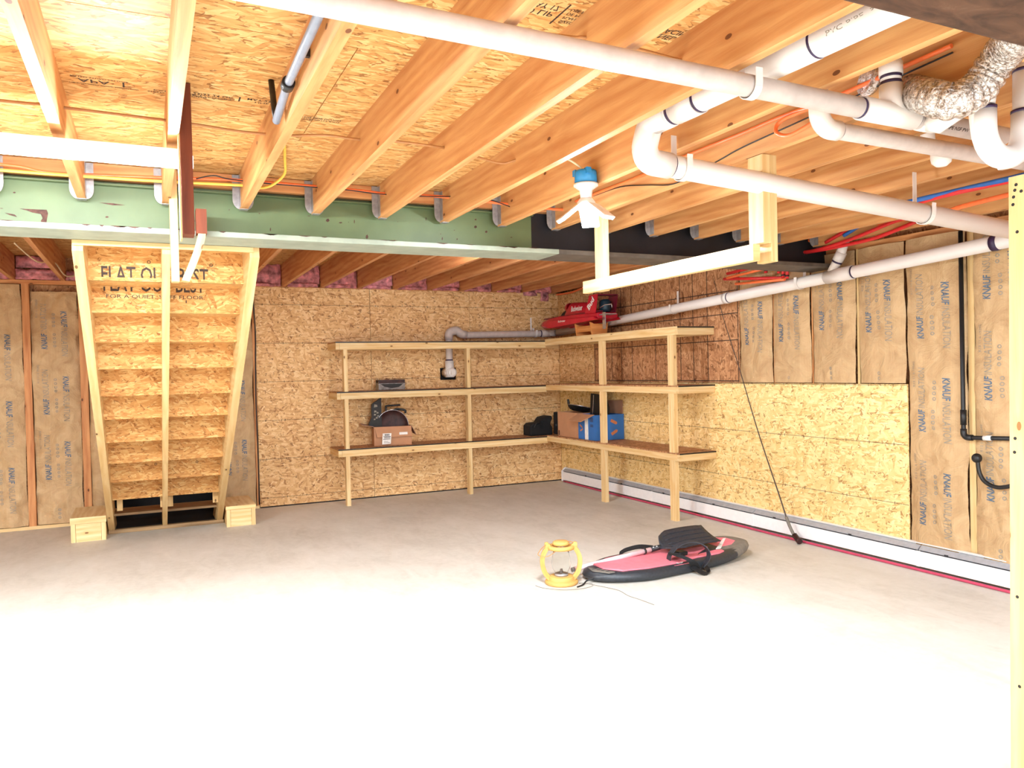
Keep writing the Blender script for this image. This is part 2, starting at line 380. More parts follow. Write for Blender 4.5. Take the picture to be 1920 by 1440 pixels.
def fillet(pts, rad, seg=8):
    P = [Vector(p) for p in pts]; out = [P[0]]
    R = rad if isinstance(rad, (list, tuple)) else [rad] * (len(P) - 2)
    for i in range(1, len(P) - 1):
        a = (P[i - 1] - P[i]).normalized(); b = (P[i + 1] - P[i]).normalized()
        ang = a.angle(b); t = R[i - 1] / math.tan(ang / 2)
        p0 = P[i] + a * t; p1 = P[i] + b * t
        c = P[i] + (a + b).normalized() * (R[i - 1] / math.sin(ang / 2))
        v0 = p0 - c; v1 = p1 - c
        for k in range(seg + 1): 
            out.append(c + v0.normalized().slerp(v1.normalized(), k / seg).normalized() * R[i - 1])
    out.append(P[-1]); return out
def smooth(pts, sub=6):
    P = [Vector(p) for p in pts]; out = []
    for i in range(len(P) - 1):
        a = P[max(i - 1, 0)]; b = P[i]; c = P[i + 1]; d = P[min(i + 2, len(P) - 1)]
        for k in range(sub):
            t = k / sub
            out.append(0.5 * ((2 * b) + (c - a) * t + (2 * a - 5 * b + 4 * c - d) * t * t + (3 * b - a - 3 * c + d) * t ** 3))
    out.append(P[-1]); return out

_TX = {}
def text_mesh(body, bold=0.0, shear=0.0):
    k = (body, bold, shear)
    if k not in _TX:
        cu = bpy.data.curves.new('txt', 'FONT'); cu.body = body; cu.size = 1.0; cu.offset = bold; cu.shear = shear; cu.resolution_u = 2
        ob = bpy.data.objects.new('txt', cu); COL.objects.link(ob)
        bpy.context.view_layer.update()
        me = bpy.data.meshes.new_from_object(ob.evaluated_get(bpy.context.evaluated_depsgraph_get()))
        vs = [(v.co.x, v.co.y) for v in me.vertices]; fs = [tuple(p.vertices) for p in me.polygons]
        bpy.data.objects.remove(ob); bpy.data.curves.remove(cu); bpy.data.meshes.remove(me)
        _TX[k] = (vs, fs)
    return _TX[k]
def text_to(mb, body, fn, w=None, h=None, bold=0.0, shear=0.0, mi=0):
    """lay text into mb: fn(x, y) -> 3D; the text is scaled to width w, height h, with its lower left corner at 0,0"""
    vs, fs = text_mesh(body, bold, shear)
    x0 = min(v[0] for v in vs); x1 = max(v[0] for v in vs); y0 = min(v[1] for v in vs); y1 = max(v[1] for v in vs)
    sx = (w / (x1 - x0)) if w else None; sy = (h / (y1 - y0)) if h else None
    sx = sx or sy; sy = sy or sx
    b = len(mb.v)
    for x, y in vs: mb.v.append(Vector(fn((x - x0) * sx, (y - y0) * sy)))
    for f in fs: mb.face([b + i for i in f], [(0, 0)] * len(f), mi)
    return mb
def plane_fn(o, ux, uy): 
    o, ux, uy = Vector(o), Vector(ux), Vector(uy)
    return lambda x, y: o + ux * x + uy * y

# ------------------------------------------------------------------ floor
YB = -4.266; ZJ = 2.2527; SUB = 2.437; X0 = -4.94622; SP = 0.36576; JW = 0.036
ZF = 2.345; SUBF = 2.578
f = MB().box((-8.6, -12.9, -0.12), (0.15, 0.15, 0.0)); build('floor', f, 'concrete', kind='structure')

# ------------------------------------------------------------------ ceiling: subfloor, joists, hangers, ledger
ceil = root('ceiling', (0, 0, 0), kind='structure')
ys = [-4.24, -4.97, -6.02, -7.07, -8.12, -9.17, -10.22, -11.27, -12.3]
xs_a = [-8.6, -6.4, -4.03, -1.6, 0.14]; xs_b = [-8.6, -7.6, -5.2, -2.8, -0.4, 0.14]
near_panels = []
for i in range(len(ys) - 1):
    xs = xs_a if i % 2 else xs_b
    for a, b in zip(xs[:-1], xs[1:]):
        p = build('subfloor_panel', MB().box((a + 0.0015, ys[i + 1] + 0.002, SUB), (b - 0.0015, ys[i] - 0.002, SUB + 0.018), 0), 'osb', ceil)
        near_panels.append((a, b, ys[i + 1], ys[i], p))
for a, b in ((-8.6, -6.2), (-6.2, -5.1), (-5.1, -4.0), (-4.0, -2.8), (-2.8, -0.4), (-0.4, 0.14)):  # piece above the stairwell added to block light from above
    for c, d in ((-4.05, -2.7), (-2.7, -1.4), (-1.4, 0.1)):
        build('subfloor_panel', MB().box((a + 0.0015, c + 0.002, SUBF), (b - 0.0015, d - 0.002, SUBF + 0.018), 0), 'osb', ceil)
jl = MB().box((0, -12.3, ZJ), (JW, YB + 0.004, SUB), 1)
hg = MB()
for sx in (-1, 1):
    pts = []
    for t in range(7):
        a = math.pi / 2 * t / 6; pts.append((0.034 - 0.034 * (1 - math.cos(a)) , ZJ + 0.005 + 0.05 - 0.05 * math.sin(a)))
    out = [(0.034, SUB - 0.005)] + [(0.034 * math.cos(math.pi / 2 * t / 6), ZJ + 0.055 - 0.05 * math.sin(math.pi / 2 * t / 6)) for t in range(7)] + [(0, SUB - 0.005)]
    xo = 0 if sx < 0 else JW
    hg.prism([(xo + sx * x, YB - 0.004, z) for x, z in out], (0, 0.004, 0))
    hg.box((xo - 0.0015, YB - 0.05, ZJ + 0.01), (xo + 0.0015, YB, SUB - 0.01))
hg.box((-0.002, YB - 0.045, ZJ - 0.0025), (JW + 0.002, YB, ZJ))
joist0 = hang0 = None
JOISTS = {}
for k in range(-9, 14):
    x = X0 + k * SP
    if joist0 is None:
        joist0 = build('joist', jl, 'joist', ceil); joist0.location = (x, 0, 0)
        hang0 = build('joist_hanger', hg, 'galv', joist0); j = joist0
    else:
        j = joist0.copy(); COL.objects.link(j); j.parent = ceil; j.location = (x, 0, 0)
        h = hang0.copy(); COL.objects.link(h); h.parent = j
    JOISTS[k] = j
build('light_gap_filler', MB().box((-8.6, -4.224, 2.3625), (0.09, -4.185, 2.60), 0), 'stud', ceil)  # added behind the ledger to stop light leaking past the beam
build('ledger', MB().box((-8.6, -4.262, 2.362), (0.0, -4.225, 2.434), 0), 'stud', ceil)
fj = MB().box((0, -4.06, ZF), (JW, 0.10, SUBF), 1)
far0 = None
for x in [-8.24, -7.83, -7.43, -7.02, -6.61, -6.205, -5.797, -5.39] + [-3.757 + 0.4085 * k for k in range(10)]:
    if far0 is None: far0 = build('joist', fj, 'far_joist', ceil); far0.location = (x, 0, 0)
    else: part_copy(far0, ceil, (x - far0.location.x, 0, 0))
# printing on the subfloor, seen from below (runs the other way round)
def near_panel(x, y):
    for a, b, c, d, p in near_panels:
        if a <= x <= b and c <= y <= d: return p
def sub_text(lines, x, y, h):
    mb = MB()
    for i, (t, hh, dx, dy, w) in enumerate(lines):
        text_to(mb, t, plane_fn((x + dx, y + dy, SUB - 0.0006), (1, 0, 0), (0, 1, 0)), w=w, h=hh, bold=0.01)
    build('lettering', mb, 'ink_black', near_panel(x, y), fix=False)
sub_text([('APA', 0.035, 0, 0, 0.10), ('THE ENGINEERED WOOD ASSOCIATION', 0.010, -0.03, 0.045, 0.22), ('RATED STURD-I-FLOOR', 0.012, -0.02, -0.022, 0.18), ('I', 0.05, 0.14, -0.01, 0.006)], -4.86, -5.42, 1)
sub_text([('SIZED FOR SPACING', 0.012, 0, 0.02, 0.20), ('EXPOSURE 1', 0.012, 0.02, 0, 0.16)], -4.64, -5.40, 1)
sub_text([('23/32 24 OC', 0.022, 0, 0, 0.14), ('CATEGORY', 0.010, 0, 0.03, 0.14), ('I', 0.05, 0.16, -0.01, 0.006), ('MAY 23 17', 0.022, 0.19, -0.01, 0.12), ('LINE 2', 0.016, 0.22, 0.02, 0.07)], -4.49, -5.42, 1)
sub_text([('THIS SIDE DOWN', 0.018, 0, 0, 0.16), ('STRENGTH AXIS', 0.014, 0.0, 0.025, 0.16)], -4.08, -5.30, 1)
sub_text([('MAY 17', 0.03, 0, 0, 0.10), ('30 LIP', 0.03, 0.0, 0.04, 0.10), ('I', 0.13, 0.115, -0.02, 0.006), ('USE PANEL', 0.016, 0.135, 0.0, 0.09), ('DE PONCE', 0.016, 0.135, 0.025, 0.09), ('PLANCHER', 0.016, 0.135, 0.05, 0.09), ('SIZED FOR', 0.016, 0.135, 0.075, 0.09)], -3.66, -6.52, 1)
sub_text([('SPACING', 0.03, 0, 0, 0.14), ('PANEL 24', 0.03, 0.0, 0.04, 0.14)], -3.22, -6.52, 1)

# ------------------------------------------------------------------ steel beam
beam = root('beam', (0, -4.2, 2.1), kind='structure')
XS = -2.50
build('web', MB().box((-8.6, -4.21, 2.124), (XS, -4.195, 2.362), 0), 'green', beam)
build('web', MB().box((XS, -4.21, 2.124), (0.0, -4.195, 2.362), 0), 'black_steel', beam)
build('bottom_flange', MB().box((-8.6, -4.346, 2.096), (XS + 0.12, -4.06, 2.124), 0), 'greenpale', beam, bevel=0.003)
build('bottom_flange', MB().box((XS + 0.12, -4.346, 2.096), (0.0, -4.06, 2.124), 0), 'flange_dark', beam, bevel=0.003)
build('top_flange', MB().box((-8.6, -4.246, 2.338), (XS, -4.13, 2.344), 0), 'green', beam)
def paint_chip(pts, y):
    build('paint_chip', MB().prism([(x, y, z) for x, z in pts], (0, -0.0012, 0)), 'rust', beam)
yw = -4.2105
paint_chip([(-5.19, 2.205), (-5.08, 2.207), (-5.075, 2.19), (-5.08, 2.165), (-5.085, 2.135), (-5.105, 2.135), (-5.105, 2.155), (-5.098, 2.165), (-5.105, 2.185), (-5.14, 2.19), (-5.16, 2.198)], yw)
paint_chip([(-5.25, 2.182), (-5.21, 2.176), (-5.20, 2.165), (-5.23, 2.172)], yw)
paint_chip([(-4.86, 2.257), (-4.80, 2.258), (-4.745, 2.252), (-4.80, 2.248)], yw)
rr = random.Random(3)
for i in range(46):
    x = rr.uniform(-5.3, -2.55); z = rr.uniform(2.13, 2.30) if i % 3 else 2.128; w = rr.uniform(0.004, 0.022) ; h = rr.uniform(0.002, 0.007) if i % 4 else rr.uniform(0.008, 0.02)
    paint_chip([(x, z), (x + w * 0.5, z - h * 0.4), (x + w, z + h * 0.2), (x + w * 0.7, z + h), (x + w * 0.2, z + h * 0.7)], yw)
for i in range(26):
    x = rr.uniform(-5.3, -2.45); w = rr.uniform(0.02, 0.09); h = rr.uniform(0.003, 0.008)
    paint_chip([(x, 2.1245), (x + w * 0.3, 2.1245 - h * 0.7), (x + w * 0.6, 2.1245 - h), (x + w, 2.1245)], -4.3465)

# ------------------------------------------------------------------ insulation batts
def batt(parent, fn3, w, z0, z1, seed, kname='insulation_batt', prints=True, amp=0.016, lip=0.0, phase=0.0, pitch=0.62):
    """fn3(s, z, d): s across the bay 0..w seen from the room left to right, d towards the room"""
    H = z1 - z0
    def d(s, z):
        u = s / w; e = min(u, 1 - u) * w
        b = 0.030 * (1 - abs(2 * u - 1) ** 3.0)
        n1 = noise.noise(Vector((s * 3.2 + seed * 7.1, z * 1.9, seed))) * amp
        n2 = abs(noise.noise(Vector((s * 9.0 + seed, z * 6.0, seed * 3.3)))) * amp * 0.8
        n3 = noise.noise(Vector((s * 24, z * 13 + seed, seed * 1.7))) * amp * 0.25
        return b + n1 - n2 + n3
    def edge(s, z):
        u = s / w; wob = noise.noise(Vector((z * 4.0, seed * 5.5, 0.3 + (u > 0.5)))) * 0.012
        return s + (wob if (u < 0.08 or u > 0.92) else wob * 0.4)
    nu, nv = 22, max(24, int(H * 42))
    mb = MB().grid(lambda a, b: fn3(edge(a * w, z0 + b * H), z0 + b * H, d(a * w, z0 + b * H)), nu, nv, uvs=(w, H))
    o = build(kname, mb, 'kraft', parent, fix=False)
    if prints:
        blue = MB(); grey = MB(); dark = MB()
        def sf(s, z): return fn3(edge(s, z), z, d(s, z) + 0.0035)
        z = z0 + phase
        while z < z1 + 0.5:
            # left column reads upwards, right column reads downwards
            for cx, up, zz in ((w * 0.27, 1, z), (w * 0.70, -1, z - pitch * 0.42)):
                L1, L2, hh = 0.15, 0.27, 0.052
                for body, a0, L, mb2, bold in (('KNAUF', 0.0, L1, blue, 0.022), ('INSULATION', L1 + 0.008, L2, grey, -0.004)):
                    def fn(x, y, a0=a0): return (cx + (hh / 2 - y) * up * 1.0, zz + (a0 + x) * up)
                    lo, hi = sorted((zz + a0 * up, zz + (a0 + L) * up))
                    if lo < z0 + 0.01 or hi > z1 - 0.01:
                        if body == 'INSULATION' or lo < z0 + 0.01 or hi > z1 - 0.01: continue
                    text_to(mb2, body, lambda x, y: sf(*fn(x, y)), w=L, h=hh, bold=bold, shear=0.15)
                # icons row
                zi = zz + 0.03 * up; xi = cx + 0.085 * (1 if up > 0 else -1)
                for q in range(4):
                    c = zi + q * 0.036 * up
                    if not (z0 + 0.03 < c < z1 - 0.03) or not (0.03 < xi < w - 0.03): continue
                    b = len(dark.v); n = 10; ro, ri = 0.0125, 0.007
                    for k in range(n):
                        a = 2 * math.pi * k / n; 
                        for r in (ro, ri): dark.v.append(Vector(sf(xi + r * math.cos(a), c + r * math.sin(a))))
                    for k in range(n):
                        k2 = (k + 1) % n; dark.face((b + 2 * k, b + 2 * k2, b + 2 * k2 + 1, b + 2 * k + 1), [(0, 0)] * 4)
            zc = z + 0.30
            if z0 + 0.05 < zc and zc + 0.2 < z1:
                text_to(dark, 'R13 11 6 19242', lambda x, y: sf(w * 0.10 + 0.018 - y, zc + x), w=0.17, h=0.018)
            z += pitch
        if blue.v: build('lettering', blue, 'ink_blue', o, fix=False)
        if grey.v: build('lettering', grey, 'ink_grey', o, fix=False)
        if dark.v: build('printed_marks', dark, 'ink_grey', o, fix=False)
    return o

# ------------------------------------------------------------------ back wall
wb = root('wall_back', (0, 0, 0), kind='structure')
for a, b in ((-3.634, -2.404), (-2.400, -1.203), (-1.199, -0.003)):
    mb = MB()
    if a == -2.400:   # hole cut for the drain outlet
        hx0, hx1, hz0, hz1 = -1.588, -1.39, 1.30, 1.44
        mb.box((a, 0, 0.012), (hx0, 0.011, 2.335), 0); mb.box((hx1, 0, 0.012), (b, 0.011, 2.335), 0)
        mb.box((hx0, 0, 0.012), (hx1, 0.011, hz0), 0); mb.box((hx0, 0, hz1), (hx1, 0.011, 2.335), 0)
    else: mb.box((a, 0, 0.012), (b, 0.011, 2.335), 0)
    build('osb_panel', mb, 'osb_wall', wb)
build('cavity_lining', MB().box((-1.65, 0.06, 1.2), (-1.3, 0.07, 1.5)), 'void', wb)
build('outer_sheathing', MB().box((-8.6, 0.095, 0.0), (-5.06, 0.12, 2.6), 0).box((-4.04, 0.095, 0.0), (0.12, 0.12, 2.6), 0), 'osb_dark', wb)
build('top_plate', MB().box((-8.6, -0.002, 2.308), (-3.62, 0.09, 2.345), 0), 'stud', wb)
build('top_plate', MB().box((-3.62, 0.012, 2.308), (0.0, 0.09, 2.345), 0), 'stud', wb)
build('bottom_plate', MB().box((-8.6, -0.004, 0.0), (-5.05, 0.09, 0.03), 0), 'pine', wb)
build('bottom_plate', MB().box((-4.05, -0.002, 0.0), (-3.64, 0.09, 0.03), 0), 'pine', wb)
build('corner_light_block', MB().box((0.012, 0.012, 0.0), (0.09, 0.09, 2.3), 2), 'stud', wb)  # added to close the light gap where the walls meet
build('sill_gap', MB().box((-3.63, 0.0, 0.0), (0, 0.009, 0.012), 0), 'void', wb)
for a, b in ((-6.18, -6.12), (-5.715, -5.655), (-5.255, -5.19), (-5.06, -5.02), (-4.08, -4.04), (-3.665, -3.638)):
    build('stud', MB().box((a, -0.004, 0.03), (b, 0.09, 2.308), 2), 'stud', wb)
def fnb(xl): return lambda s, z, d: (xl + s, 0.006 - d, z)
batt(wb, fnb(-6.115), 0.395, 0.035, 2.30, 1.3, amp=0.045, phase=0.20)
batt(wb, fnb(-6.575), 0.39, 0.035, 2.30, 12.3, amp=0.03, phase=0.30)
build('stud', MB().box((-6.64, -0.004, 0.03), (-6.58, 0.09, 2.308), 2), 'stud', wb)
batt(wb, fnb(-7.04), 0.39, 0.035, 2.30, 13.3, amp=0.03, phase=0.10)
batt(wb, fnb(-5.650), 0.388, 0.035, 2.24, 2.7, amp=0.05, phase=0.42)
batt(wb, fnb(-5.185), 0.12, 0.035, 2.28, 3.9, prints=False)
batt(wb, fnb(-4.035), 0.365, 0.035, 2.20, 4.4, amp=0.035, phase=0.34)
# recess behind the lowest steps, its darkness put into the lining colour
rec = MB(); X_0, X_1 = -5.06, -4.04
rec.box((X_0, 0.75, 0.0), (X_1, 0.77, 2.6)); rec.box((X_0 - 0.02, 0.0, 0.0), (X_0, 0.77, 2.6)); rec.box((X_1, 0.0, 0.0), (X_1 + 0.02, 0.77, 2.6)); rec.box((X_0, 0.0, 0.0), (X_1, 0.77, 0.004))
build('recess_shade_sheet', MB().box((X_0 + 0.06, -0.56, 0.0), (X_1 - 0.06, -0.001, 0.004)), 'void', kind='structure'); rec.box((X_0, 0, 2.58), (X_1, 0.77, 2.6))  # dark sheet standing in for shade on the floor below the stair
build('recess_shade_lining', rec, 'void', wb)
# pink fibreglass between the far joists
def tuft(x0, x1, z0, z1, seed, y=-0.005):
    mb = MB(); w = x1 - x0; h = z1 - z0
    def fn(a, b):
        dd = 0.03 * (1 - abs(2 * a - 1) ** 3) * (1 - abs(2 * b - 1) ** 3) + noise.noise(Vector((a * 4 + seed * 3, b * 3, seed))) * 0.022 + noise.noise(Vector((a * 14 + seed, b * 9, seed * 2))) * 0.01
        return (x0 + a * w + 0.01 * noise.noise(Vector((b * 4, seed, 1))), y + 0.02 - dd, z0 + b * h + 0.012 * noise.noise(Vector((a * 6, seed, 2))))
    mb.grid(fn, 16, 9, uvs=(w, h)); build('pink_insulation', mb, 'pink', wb, fix=False)
fx = [-6.205, -5.797, -5.39]
for i in range(2): tuft(fx[i] + 0.045, fx[i + 1] - 0.01, 2.46, 2.57, i + 1.0); tuft(fx[i] + 0.04, fx[i + 1] - 0.008, 2.35, 2.45, i + 5.0)
tuft(-5.345, -5.06, 2.35, 2.44, 9.2)
for k in range(9):
    a = -3.757 + 0.4085 * k + 0.04; tuft(a, a + 0.36, 2.38 if k % 2 else 2.345, 2.575, 11 + k)
    tuft(a + 0.02, a + 0.34, 2.342, 2.385, 21 + k, -0.012)
tuft(-0.49, -0.30, 2.30, 2.36, 40, -0.03); tuft(-0.25, -0.14, 2.24, 2.35, 41, -0.03)

# ------------------------------------------------------------------ right wall
wr = root('wall_right', (0, 0, 0), kind='structure')
def panel_r(y0, y1, z0, z1, mat, g=1): return build('osb_panel', MB().box((0, y0, z0), (0.011, y1, z1), g), mat, wr)
panel_r(-4.885, -2.447, 0.015, 1.236, 'osb_pale'); panel_r(-2.443, -0.002, 0.015, 1.236, 'osb_pale')
panel_r(-0.832, -0.002, 1.240, 2.335, 'osb_wall')
pd = panel_r(-3.250, -0.838, 1.240, 2.335, 'osb_dark')
mb = MB()
for y in (-1.211, -1.402, -1.606, -2.025, -2.431, -2.625, -2.831, -3.236, -0.85):
    mb.box((-0.0012, y - 0.004, 1.25), (0.0, y + 0.004, 2.33))
for z in (2.05, 1.85, 1.615, 1.255): mb.box((-0.0014, -3.24, z - 0.004), (0.0, -0.842, z + 0.004))
build('grid_lines', mb, 'ink_black', pd)
build('outer_sheathing', MB().box((0.095, -12.9, 0.0), (0.12, 0.1, 2.6), 1), 'osb_dark', wr)
build('bottom_plate', MB().box((0.012, -12.3, 0.0), (0.09, 0.011, 0.03), 1), 'stud', wr)
build('top_plate', MB().box((0.012, -12.3, 2.215), (0.09, 0.0, 2.2527), 1), 'stud', wr)
for a, b in ((-3.652, -3.642), (-4.058, -4.048), (-4.49, -4.472), (-5.352, -5.31), (-5.765, -5.725), (-6.17, -6.13), (-6.6, -6.56)):
    build('stud', MB().box((0.0125, a, 0.03), (0.09, b, 2.215), 2), 'post' if a == -5.352 or a == -4.49 else 'stud', wr)
def fnr(yl): return lambda s, z, d: (0.006 - d, yl - s, z)
batt(wr, fnr(-3.255), 0.385, 1.243, 2.20, 5.1, phase=0.32)
batt(wr, fnr(-3.655), 0.39, 1.243, 2.20, 6.2, phase=0.33)
batt(wr, fnr(-4.062), 0.405, 1.243, 2.21, 7.3, phase=0.40)
batt(wr, fnr(-4.495), 0.375, 1.243, 2.21, 8.4, phase=0.36)
batt(wr, fnr(-4.890), 0.415, 0.10, 2.21, 9.5, phase=0.20, amp=0.02)
batt(wr, fnr(-5.357), 0.365, 0.10, 2.21, 10.6, phase=0.42, amp=0.02)
batt(wr, fnr(-5.770), 0.355, 0.10, 2.21, 11.7, phase=0.1)

# unseen sides that close the room
build('wall_left', MB().box((-8.72, -12.9, 0), (-8.6, 0.12, 2.6), 1), 'osb_wall', kind='structure')
build('wall_front', MB().box((-8.6, -12.9, 0), (-7.6, -12.8, 2.6), 0).box((-1.6, -12.9, 0), (0.12, -12.8, 2.6), 0).box((-7.6, -12.9, 2.42), (-1.6, -12.8, 2.6), 0), 'osb_wall', kind='structure')  # opening in this unseen wall is assumed, left to let sky light in


# ------------------------------------------------------------------ staircase (seen from beneath)
st = root('staircase', (-4.55, -0.6, 0), 'unfinished wooden staircase seen from beneath, pale stringers and strand board risers, at the back wall', 'staircase')
def stringer(x0, x1, lean=0.0):
    mb = MB(); z_at = lambda y: (-0.60 - y) * 2.11 / 3.57
    prof = [(-0.60, 0.0), (-4.054, z_at(-4.054)), (-4.054, z_at(-4.054) + 0.273), (-0.138, 0.0)]
    mb.prism([(x0 + lean * (z / 2.1), y, z) for y, z in prof], (x1 - x0, 0, 0)); build('stringer', mb, 'post', st)
stringer(-5.028, -4.978, 0.035); stringer(-4.112, -4.062, -0.035); stringer(-4.583, -4.543, 0.0)
build('header', MB().box((-4.99, -4.075, 2.068), (-4.13, -4.056, 2.094), 0), 'post', st)
EDG = [(-3.995, 2.112), (-3.705, 1.935), (-3.44, 1.78), (-3.17, 1.62), (-2.90, 1.459), (-2.595, 1.28), (-2.305, 1.109), (-1.99, 0.921), (-1.67, 0.733), (-1.355, 0.547), (-1.035, 0.356), (-0.71, 0.167)]
XL, XR = -4.978, -4.112
risers = {}
for i, (y, z) in enumerate(EDG):
    yb = EDG[i + 1][0] if i + 1 < len(EDG) else -0.40
    build('tread', MB().box((XL, y - 0.004, z), (XR, yb + 0.02, z + 0.02), 0), 'osb_stair' if i < 11 else 'oldwood', st)
    if 0 < i < 11:
        zt = EDG[i - 1][1]
        risers[i] = build('riser', MB().box((XL, y, z + 0.0), (XR, y + 0.014, zt), 0), 'osb_stair', st)
# printing across two risers, cut by the tread edge
def riser_text(i, body, x0, zbase, w, h, zmin, zmax, bold=0.0, y_off=0.0015, mat='ink_black'):
    mb = MB(); y = EDG[i][0] - y_off
    text_to(mb, body, plane_fn((x0, y, zbase), (1, 0, 0), (0, 0, 1)), w=w, h=h, bold=bold)
    o = build('lettering', mb, mat, risers[i], fix=False)
    bm = bmesh.new(); bm.from_mesh(o.data); L = wloc(o)
    for z, inner in ((zmin, True), (zmax, False)):
        bmesh.ops.bisect_plane(bm, geom=bm.verts[:] + bm.edges[:] + bm.faces[:], plane_co=Vector((0, 0, z)) - L, plane_no=(0, 0, 1), clear_inner=inner, clear_outer=not inner)
    bm.to_mesh(o.data); bm.free(); return o
riser_text(1, 'FLAT OUT BEST', -4.882, 1.927, 0.545, 0.09, 1.936, 2.2, 0.012)
riser_text(1, 'TM', -4.325, 2.003, 0.022, 0.012, 1.9, 2.2)
riser_text(1, 'o', -4.655, 2.035, 0.02, 0.02, 1.9, 2.2); riser_text(1, 'o', -4.33, 2.03, 0.02, 0.02, 1.9, 2.2)
riser_text(2, 'FLAT OUT BEST', -4.886, 1.905, 0.545, 0.09, 1.88, 1.931, 0.012)
riser_text(2, 'FOR A QUIET, STIFF FLOOR.', -4.872, 1.862, 0.53, 0.026, 1.7, 1.92, 0.004)
riser_text(2, 'I', -4.45, 1.842, 0.006, 0.018, 1.7, 1.92)
riser_text(2, 'SECTION S  SIDES IN', -4.93, 1.781, 0.2, 0.014, 1.782, 1.92); riser_text(2, 'STRENGTH AXIS  FACE AND DOWN', -4.53, 1.781, 0.36, 0.014, 1.782, 1.92)
riser_text(9, 'o', -4.64, 0.665, 0.022, 0.022, 0.5, 0.74); riser_text(9, 'o', -4.32, 0.66, 0.022, 0.022, 0.5, 0.74)
for x in (-4.945, -4.60, -4.54, -4.16): build('cleat', MB().box((x, -0.90, 0.24), (x + 0.045, -0.865, 0.352), 2), 'post', st)
build('floor_plate', MB().box((-5.03, -0.66, 0.0), (-4.05, -0.60, 0.035), 0), 'oldwood', st, bevel=0.004)

# ------------------------------------------------------------------ boxed blocks either side of the stair foot
def step_box(x0, x1, y0, y1, h, lid, label):
    r = root('wooden_box', ((x0 + x1) / 2, (y0 + y1) / 2, 0), label, 'wooden box', 'wooden boxes at the stair foot')
    build('lid', MB().box((x0 - 0.006, y0 - 0.012, h - lid), (x1 + 0.006, y1, h), 1), 'pine', r, bevel=0.003)
    build('front_panel', MB().box((x0 + 0.036, y0, 0.0), (x1 - 0.036, y0 + 0.02, h - lid), 0), 'pine', r)
    for a in (x0, x1 - 0.034): build('corner_post', MB().box((a, y0 - 0.006, 0.0), (a + 0.034, y0 + 0.03, h - lid), 2), 'pine', r)
    for a in (x0 + 0.002, x1 - 0.02): build('side_panel', MB().box((a, y0 + 0.031, 0.0), (a + 0.018, y1, h - lid), 1), 'pine', r)
step_box(-5.302, -5.036, -0.895, -0.28, 0.212, 0.055, 'pale wooden box left of the stair foot, longer lid running back to the wall')
step_box(-4.046, -3.79, -0.895, -0.30, 0.192, 0.034, 'smaller pale wooden box right of the stair foot, below grey paper batt')

# ------------------------------------------------------------------ shelving
def rail(parent, a, b, g, mat='pine'): return build('rail', MB().box(a, b, g), mat, parent, bevel=0.002)
sb = root('shelving_unit', (-1.6, -0.2, 0), 'pine three tier shelving along the back wall holding the label covered carton', 'shelving')
TB = [(1.722, 1.652), (1.195, 1.128), (0.590, 0.522)]
for zt, zb in TB:
    rail(sb, (-2.845, -0.402, zb), (-0.402, -0.366, zt), 0); rail(sb, (-2.845, -0.036, zb), (-0.02, -0.001, zt), 0)
    rail(sb, (-2.885, -0.402, zb), (-2.846, -0.001, zt), 1)
    d = build('shelf_board', MB().box((-2.885, -0.40, zt), (-0.001, -0.001, zt + 0.013), 0), 'osb_dark', sb)
    build('dark_edge', MB().box((-2.885, -0.4035, zt + 0.0005), (-0.40, -0.4, zt + 0.012), 0), 'black', d)
for x in (-2.806, -1.412):
    for z0, z1 in ((0, 0.522), (0.603, 1.128), (1.208, 1.652)): build('post', MB().box((x, -0.402 if z0 else -0.398, z0), (x + 0.042, -0.325, z1), 2), 'pine', sb)
sr = root('shelving_unit', (-0.2, -1.6, 0), 'pine three tier shelving along the right wall above the white heater', 'shelving')
TR = [(1.738, 1.676), (1.210, 1.150), (0.604, 0.545)]
for n, (zt, zb) in enumerate(TR):
    rail(sr, (-0.412, -2.885, zb), (-0.376, -0.404, zt), 1); rail(sr, (-0.036, -2.885, zb), (-0.001, -0.404, zt), 1)
    rail(sr, (-0.412, -2.921, zb), (-0.001, -2.886, zt), 0)
    d = build('shelf_board', MB().box((-0.412, -2.921, zt), (-0.001, -0.404, zt + 0.013), 1), 'osb_dark' if n else 'pine', sr)
    build('dark_edge', MB().box((-0.412, -2.9245, zt + 0.0005), (-0.001, -2.921, zt + 0.012), 0), 'black', d)
for y in (-1.672, -2.85):
    for z0, z1 in ((0, 0.545), (0.617, 1.150), (1.223, 1.676)): build('post', MB().box((-0.412, y, z0), (-0.370, y + 0.078, z1), 2), 'pine', sr)

# ------------------------------------------------------------------ things on the shelves
def carton(r, x0, x1, y0, y1, z0, z1, mat, t=0.006):
    """open topped carton: four walls and a base"""
    mb = MB(); mb.box((x0, y0, z0), (x1, y1, z0 + t)); mb.box((x0, y0, z0 + t), (x1, y0 + t, z1)); mb.box((x0, y1 - t, z0 + t), (x1, y1, z1)); mb.box((x0, y0 + t, z0 + t), (x0 + t, y1 - t, z1)); mb.box((x1 - t, y0 + t, z0 + t), (x1, y1 - t, z1))
    return build('carton_body', mb, mat, r)
zs = 0.604
cb = root('cardboard_box', (-2.24, -0.17, zs), 'open brown cardboard box with white shipping label on the low back shelf', 'cardboard box', rz=-0.16)
mb = MB(); t = 0.006; w, d, h = 0.205, 0.125, 0.205
for a, b in (((-w, -d, 0), (w, d, t)), ((-w, -d, t), (w, -d + t, h)), ((-w, d - t, t), (w, d, h)), ((-w, -d + t, t), (-w + t, d - t, h)), ((w - t, -d + t, t), (w, d - t, h))): mb.box(a, b)
build('carton_body', mb, 'cardboard', cb, local=True)
build('flap', MB().prism([(-w, -d, h), (-w, d, h), (-w - 0.13, d, h + 0.03), (-w - 0.13, -d, h + 0.03)], (0, 0, 0.005)), 'cardboard_in', cb, local=True)
